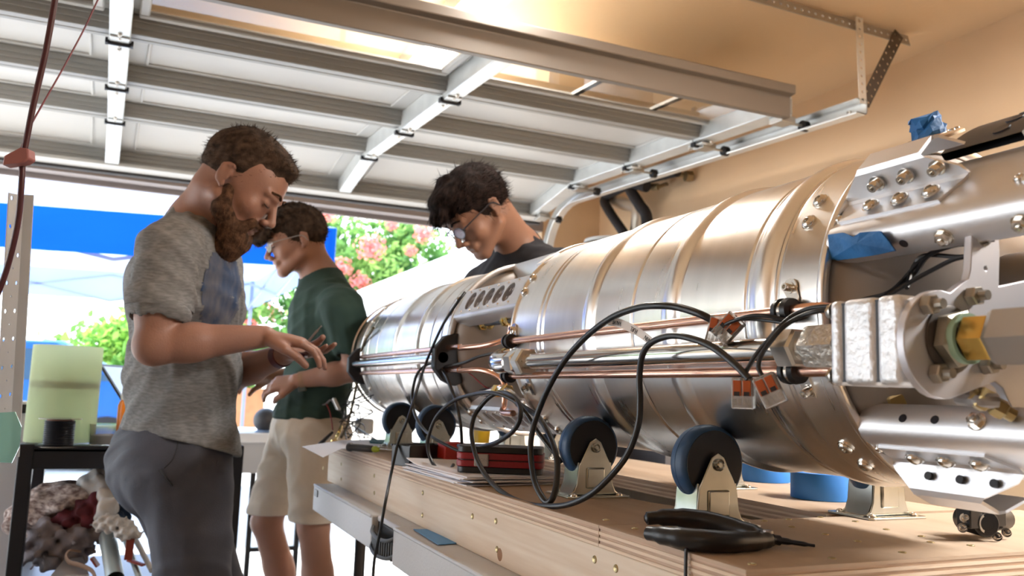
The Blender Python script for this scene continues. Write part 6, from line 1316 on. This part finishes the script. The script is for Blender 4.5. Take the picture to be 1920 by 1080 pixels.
sh_f = atD(596, 572, 3.20); el_f = atD(590, 700, 3.22); wr_f = atD(512, 706, 3.10)
skin2 = skin_mat('skin_fair', (.42, .22, .155))
pr = H2.face()+[('cap', H2.P(0, -.035, -.05), nb, .056, .060, .03), ('cap', nb, chest, .07, .09, .04), ('cap', nb, sh_n, .045, .05, .03), ('cap', nb, sh_f, .045, .05, .03), ('ell', chest, (.095, .15, .15), BB2, .03), ('ell', belly, (.09, .13, .14), BB2, .03), ('ell', hips, (.095, .13, .11), BB2, .03)]
pr += [('cap', sh_n, el_n, .046, .038, .02), ('cap', el_n, el_n.lerp(wr_n, .4), .038, .040, .015), ('cap', el_n.lerp(wr_n, .35), wr_n, .040, .025, .015), ('cap', sh_f, el_f, .046, .038, .02), ('cap', el_f, wr_f, .040, .025, .015)]
pr += hand(wr_n, atD(480, 727, 2.88)-wr_n, -U3*.6+A2*.6, -1, (.45, .45, .48, .5), .95, thumb=(.5, .4))
pr += hand(wr_f, atD(465, 712, 3.05)-wr_f, -U3*.6-A2*.3, 1, (.4, .4, .4, .4), .9, thumb=(.5, .3))
hj_n = hips+B2*.08-U3*.04; hj_f = hips-B2*.08-U3*.04+F2*.02
kn_n = atD(588, 985, 2.90); kn_f = atD(500, 978, 3.05); an_n = atD(600, 1205, 2.88); an_f = atD(575, 1160, 3.15)
an_n.z = an_f.z = FL+.085
pr += [('cap', hj_n, kn_n, .075, .055, .02), ('cap', kn_n, kn_n.lerp(an_n, .35)-F2*.012, .052, .052, .02), ('cap', kn_n.lerp(an_n, .3)-F2*.01, an_n, .052, .036, .02), ('cap', hj_f, kn_f, .075, .055, .02), ('cap', kn_f, kn_f.lerp(an_f, .35), .052, .052, .02), ('cap', kn_f.lerp(an_f, .3), an_f, .052, .036, .02)]
sdf_mesh('body', pr, .0050, .02, skin2, m2, subs=H2.sockets(), ksub=.006)
curl = [H2.ell(0, -.016, .038, .085, .106, .096)]
rn = random.Random(5)
for k in range(46):
    x = rn.uniform(-.062, .062); y = rn.uniform(-.05, .115); z = .125-.7*x*x/.08-max(0, y-.03)*.55+rn.uniform(-.006, .006); curl.append(H2.ell(x, y, z, .019, .019, .017, .008))
for k in range(34): curl.append(H2.ell(rn.uniform(-.058, .058), .116+rn.uniform(-.008, .024), .058+rn.uniform(-.030, .034), .018, .017, .018, .008))
ho2 = sdf_mesh('hair', curl, .0032, .012, hair_br, m2, disp=hairnoise(H2, .0026, 380, 120, 4), keep=keep_hair(H2, .005, .012, -.052), subs=[H2.ell(g*.088, -.016, -.012, .018, .018, .028) for g in (-1, 1)]+[H2.ell(0, .072, -.03, .06, .040, .046)], pad=.02)
lash(H2, m2, lashm, hair_br)
strands(ho2, H2, 5000, .018, lambda x, y, z: (math.sin(x*90), math.sin(y*80+z*60), -.3), hair_br, ho2, 3, w=.0013, lift=.8)
def glasses(H, par, frame_m, lens_m, rr=.0012, half=True):
    for g in (-1, 1):
        b = MB(); rim = [H.P(g*(.033+.024*math.cos(a)), .108-.0045*(1+math.cos(a)), -.004+.017*math.sin(a)) for a in np.linspace(0, 2*math.pi, 15)]; b.tube(rim, rr, 6, sub=2); gf = b.build('glasses_rim', frame_m, par)
        b = MB(); n = 14; c = H.P(g*.033, .1035, -.004); b.add([c]+rim[:14]+[c+H.f*.0012]+[q+H.f*.0012 for q in rim[:14]], [(0, 1+i, 1+(i+1) % n) for i in range(n)]+[(15, 16+(i+1) % n, 16+i) for i in range(n)]); b.build('lens', lens_m, gf)
        b = MB(); b.tube([H.P(g*.057, .099, .000), H.P(g*.078, .085, .004), H.P(g*.084, .02, .006), H.P(g*.085, -.012, .004), H.P(g*.084, -.028, -.018)], rr*1.4, 6); b.build('glasses_arm', frame_m, gf)
    b = MB(); b.tube([H.P(-.010, .108, .0), H.P(0, .112, .004), H.P(.010, .108, .0)], rr, 6); b.build('glasses_bridge', frame_m, par)
lens = mat('clear_lens', (.9, .93, .95), .05, alpha=.22)
glasses(H2, m2, mat('clear_frame', (.55, .52, .50), .2, .3), lens)
green = mat('green_shirt', (.030, .062, .048), .9, var=.12, vscale=10, bump=.3, bscale=400)
sp_ = [('cap', nb-U3*.01, chest, .08, .11, .04), ('cap', nb-U3*.014, sh_n, .055, .062, .03), ('cap', nb-U3*.014, sh_f, .055, .062, .03), ('ell', chest, (.118, .175, .18), BB2, .03), ('ell', belly, (.118, .160, .17), BB2, .04), ('ell', hips+U3*.01, (.128, .165, .11), BB2, .04), ('cap', sh_n, sh_n.lerp(el_n, .55), .062, .064, .05), ('cap', sh_f, sh_f.lerp(el_f, .5), .060, .066, .03)]
slv = sh_n.lerp(el_n, .55); ua = (el_n-sh_n).normalized()
sdf_mesh('shirt', sp_, .0055, .03, green, m2, disp=folds(2.2, .0036, 70), planes=[(atD(580, 786, D), -U3)], subs=[('ell', nb+F2*.04+U3*.045, (.065, .065, .055), None), ('cap', slv, el_n, .053, .055), ('cap', hips-U3*.03, hips-U3*.2, .10, .10)], ksub=.004)
cream = mat('cream_shorts', (.76, .67, .56), .85, var=.06, vscale=10, bump=.3, bscale=300)
sdf_mesh('shorts', [('ell', hips-U3*.02, (.125, .16, .12), BB2, .03), ('ell', hips-U3*.05-F2*.05, (.10, .14, .10), BB2, .04), ('cap', hj_n, hj_n.lerp(kn_n, .88), .096, .084, .03), ('cap', hj_f, hj_f.lerp(kn_f, .90), .096, .082, .03)], .0055, .03, cream, m2, disp=folds(7.2, .0028, 70), planes=[(hips+U3*.06, U3), (kn_f+U3*.03, -U3)], subs=[('cap', hj_n.lerp(kn_n, .9), kn_n-U3*.1, .068, .068), ('cap', hj_f.lerp(kn_f, .9), kn_f-U3*.1, .066, .066)], ksub=.004)
for an in (an_n, an_f):
    sdf_mesh('shoe', [('cap', an-U3*.02-F2*.02, an-U3*.025+F2*.03, .044, .042), ('cap', an-U3*.038-F2*.03, an-U3*.045+F2*.14, .040, .032)], .006, .02, white_p, m2, planes=[((0, 0, FL+.001), -U3)])
b = MB(); wd = (wr_n-el_n).normalized(); b.lathe([(0, .025), (0, .029), (.018, .029), (.018, .025)], wr_n-wd*.03, wd, n=24); ws = b.build('watch_strap', mat('tan_strap', (.42, .25, .16), .6), m2)
b = MB(); M = frame(wr_n-wd*.021-U3*.026-A2*.008, wd, A2); b.box((-.014, -.014, -.005), (.014, .014, .005), 0, M); b.build('watch_case', mat('watch_grey', (.12, .13, .11), .3), ws, bev=.003)
# ---------------- man in black
R3_, A3, _ = basis(940, 470, 2.75)
m3 = thing('person', 'person in a black t-shirt and glasses leaning over the rocket from behind', 'person', (1.56, 2.30, FL))
F3 = (-R3_*math.cos(math.radians(20))-A3*math.sin(math.radians(20))).normalized(); B3 = F3.cross(U3).normalized()
if B3.dot(A3) > 0: B3 = -B3
p3 = math.radians(47); hy = math.radians(25)
H3 = Head(atD(896, 397, 2.62), (-R3_*math.cos(hy)-A3*math.sin(hy))*math.cos(p3)-U3*math.sin(p3), U3, 1.07)
nb = atD(975, 470, 2.74); chest = atD(975, 560, 2.80); hips = Vector((1.52, 2.32, -.12)); belly = chest.lerp(hips, .55)
tl_ = (hips-chest).normalized()
sh_n = atD(1052, 508, 2.62); sh_f = atD(905, 535, 2.98); el_n = sh_n+Vector((.20, -.02, -.24)); wr_n = Vector((1.30, 2.02, .12)); el_f = sh_f+Vector((.20, .05, -.22)); wr_f = Vector((1.22, 2.62, .10))
skin3 = skin_mat('skin_olive', (.33, .17, .11))
UP3 = -tl_; FF3 = (F3-UP3*F3.dot(UP3)).normalized(); BX = FF3.cross(UP3); BB3 = (tuple(FF3), tuple(BX), tuple(UP3))
pr = H3.face()+[('cap', H3.P(0, -.040, -.045), nb, .060, .066, .03), ('cap', nb, chest, .07, .09, .04), ('cap', nb, sh_n, .045, .05, .03), ('cap', nb, sh_f, .045, .05, .03), ('ell', chest, (.09, .15, .14), BB3, .03), ('ell', belly, (.09, .13, .17), BB3, .03), ('ell', hips, (.095, .13, .11), None, .03)]
pr += [('cap', sh_n, el_n, .048, .040, .02), ('cap', el_n, wr_n, .041, .026, .015), ('cap', sh_f, el_f, .048, .040, .02), ('cap', el_f, wr_f, .041, .026, .015)]
pr += hand(wr_n, Vector((-1, .1, -.2)), Vector((0, 0, -1)), 1, (.3, .3, .3, .3), 1.0)+hand(wr_f, Vector((-1, -.1, -.1)), Vector((0, 0, -1)), -1, (.3, .3, .3, .3), 1.0)
sdf_mesh('body', pr, .0048, .02, skin3, m3, subs=H3.sockets(), ksub=.006)
top = [H3.ell(0, -.016, .040, .086, .108, .100), H3.ell(0, .050, .098, .062, .058, .034, .02)]
rn = random.Random(9)
for k in range(14): x = rn.uniform(-.05, .05); top.append(H3.cap((x*.6, .02, .132), (x, .112+rn.uniform(-.004, .010), .066+rn.uniform(-.016, .012)), .014, .008, .006))
ho3 = sdf_mesh('hair', top, .003, .012, hair_dk, m3, disp=hairnoise(H3, .0020, 440, 70, 8), keep=keep_hair(H3, .008, .046, -.060), subs=[H3.ell(g*.088, -.016, -.012, .018, .018, .028) for g in (-1, 1)], pad=.02)
lash(H3, m3, lashm, hair_dk)
strands(ho3, H3, 7000, .026, comb_fwd, hair_dk, ho3, 4)
stub = mat('stubble', (.16, .085, .055), .7, var=.3, vscale=120)
glasses(H3, m3, mat('dark_frame', (.02, .02, .03), .3), mat('reflective_lens', (.60, .62, .85), .05, alpha=.35), rr=.0018)
blacks = mat('black_shirt', (.018, .017, .021), .9, var=.15, vscale=10, bump=.3, bscale=400)
sdf_mesh('shirt', [('cap', nb-U3*.012, chest, .085, .115, .04), ('cap', nb-U3*.016, sh_n, .056, .066, .03), ('cap', nb-U3*.016, sh_f, .056, .066, .03), ('ell', chest, (.115, .185, .16), BB3, .03), ('ell', belly, (.115, .165, .19), BB3, .04), ('ell', hips+U3*.03, (.15, .16, .11), None, .04), ('cap', sh_n, sh_n.lerp(el_n, .6), .062, .066, .03), ('cap', sh_f, sh_f.lerp(el_f, .6), .062, .066, .03)], .0055, .03, blacks, m3, disp=folds(5.5, .0030, 70), planes=[(hips-U3*.02, -U3)], subs=[('ell', nb+F3*.04+U3*.045, (.070, .070, .055), None), ('cap', sh_n.lerp(el_n, .6), el_n, .052, .055)], ksub=.004)
hn, hf = hips+B3*.08-U3*.05, hips-B3*.08-U3*.05; a3 = Vector((hn.x+.03, hn.y, FL+.08)); a4_ = Vector((hf.x+.03, hf.y, FL+.08))
sdf_mesh('trousers', [('ell', hips-U3*.02, (.14, .16, .12), None, .03), ('cap', hn, hn.lerp(a3, .5), .092, .072, .03), ('cap', hn.lerp(a3, .5), a3, .072, .06, .02), ('cap', hf, hf.lerp(a4_, .5), .092, .072, .03), ('cap', hf.lerp(a4_, .5), a4_, .072, .06, .02)], .007, .03, mat('dark_jeans', (.03, .035, .05), .8), m3, disp=folds(3.2, .003, 20), planes=[(hips+U3*.06, U3)])
for an in (a3, a4_):
    sdf_mesh('shoe', [('cap', an-U3*.02-F3*.02, an-U3*.025+F3*.03, .044, .042), ('cap', an-U3*.038-F3*.03, an-U3*.045+F3*.14, .040, .032)], .006, .02, darkm, m3, planes=[((0, 0, FL+.001), -U3)])
for o in SC.objects:
    if '_o' in o: del o['_o']
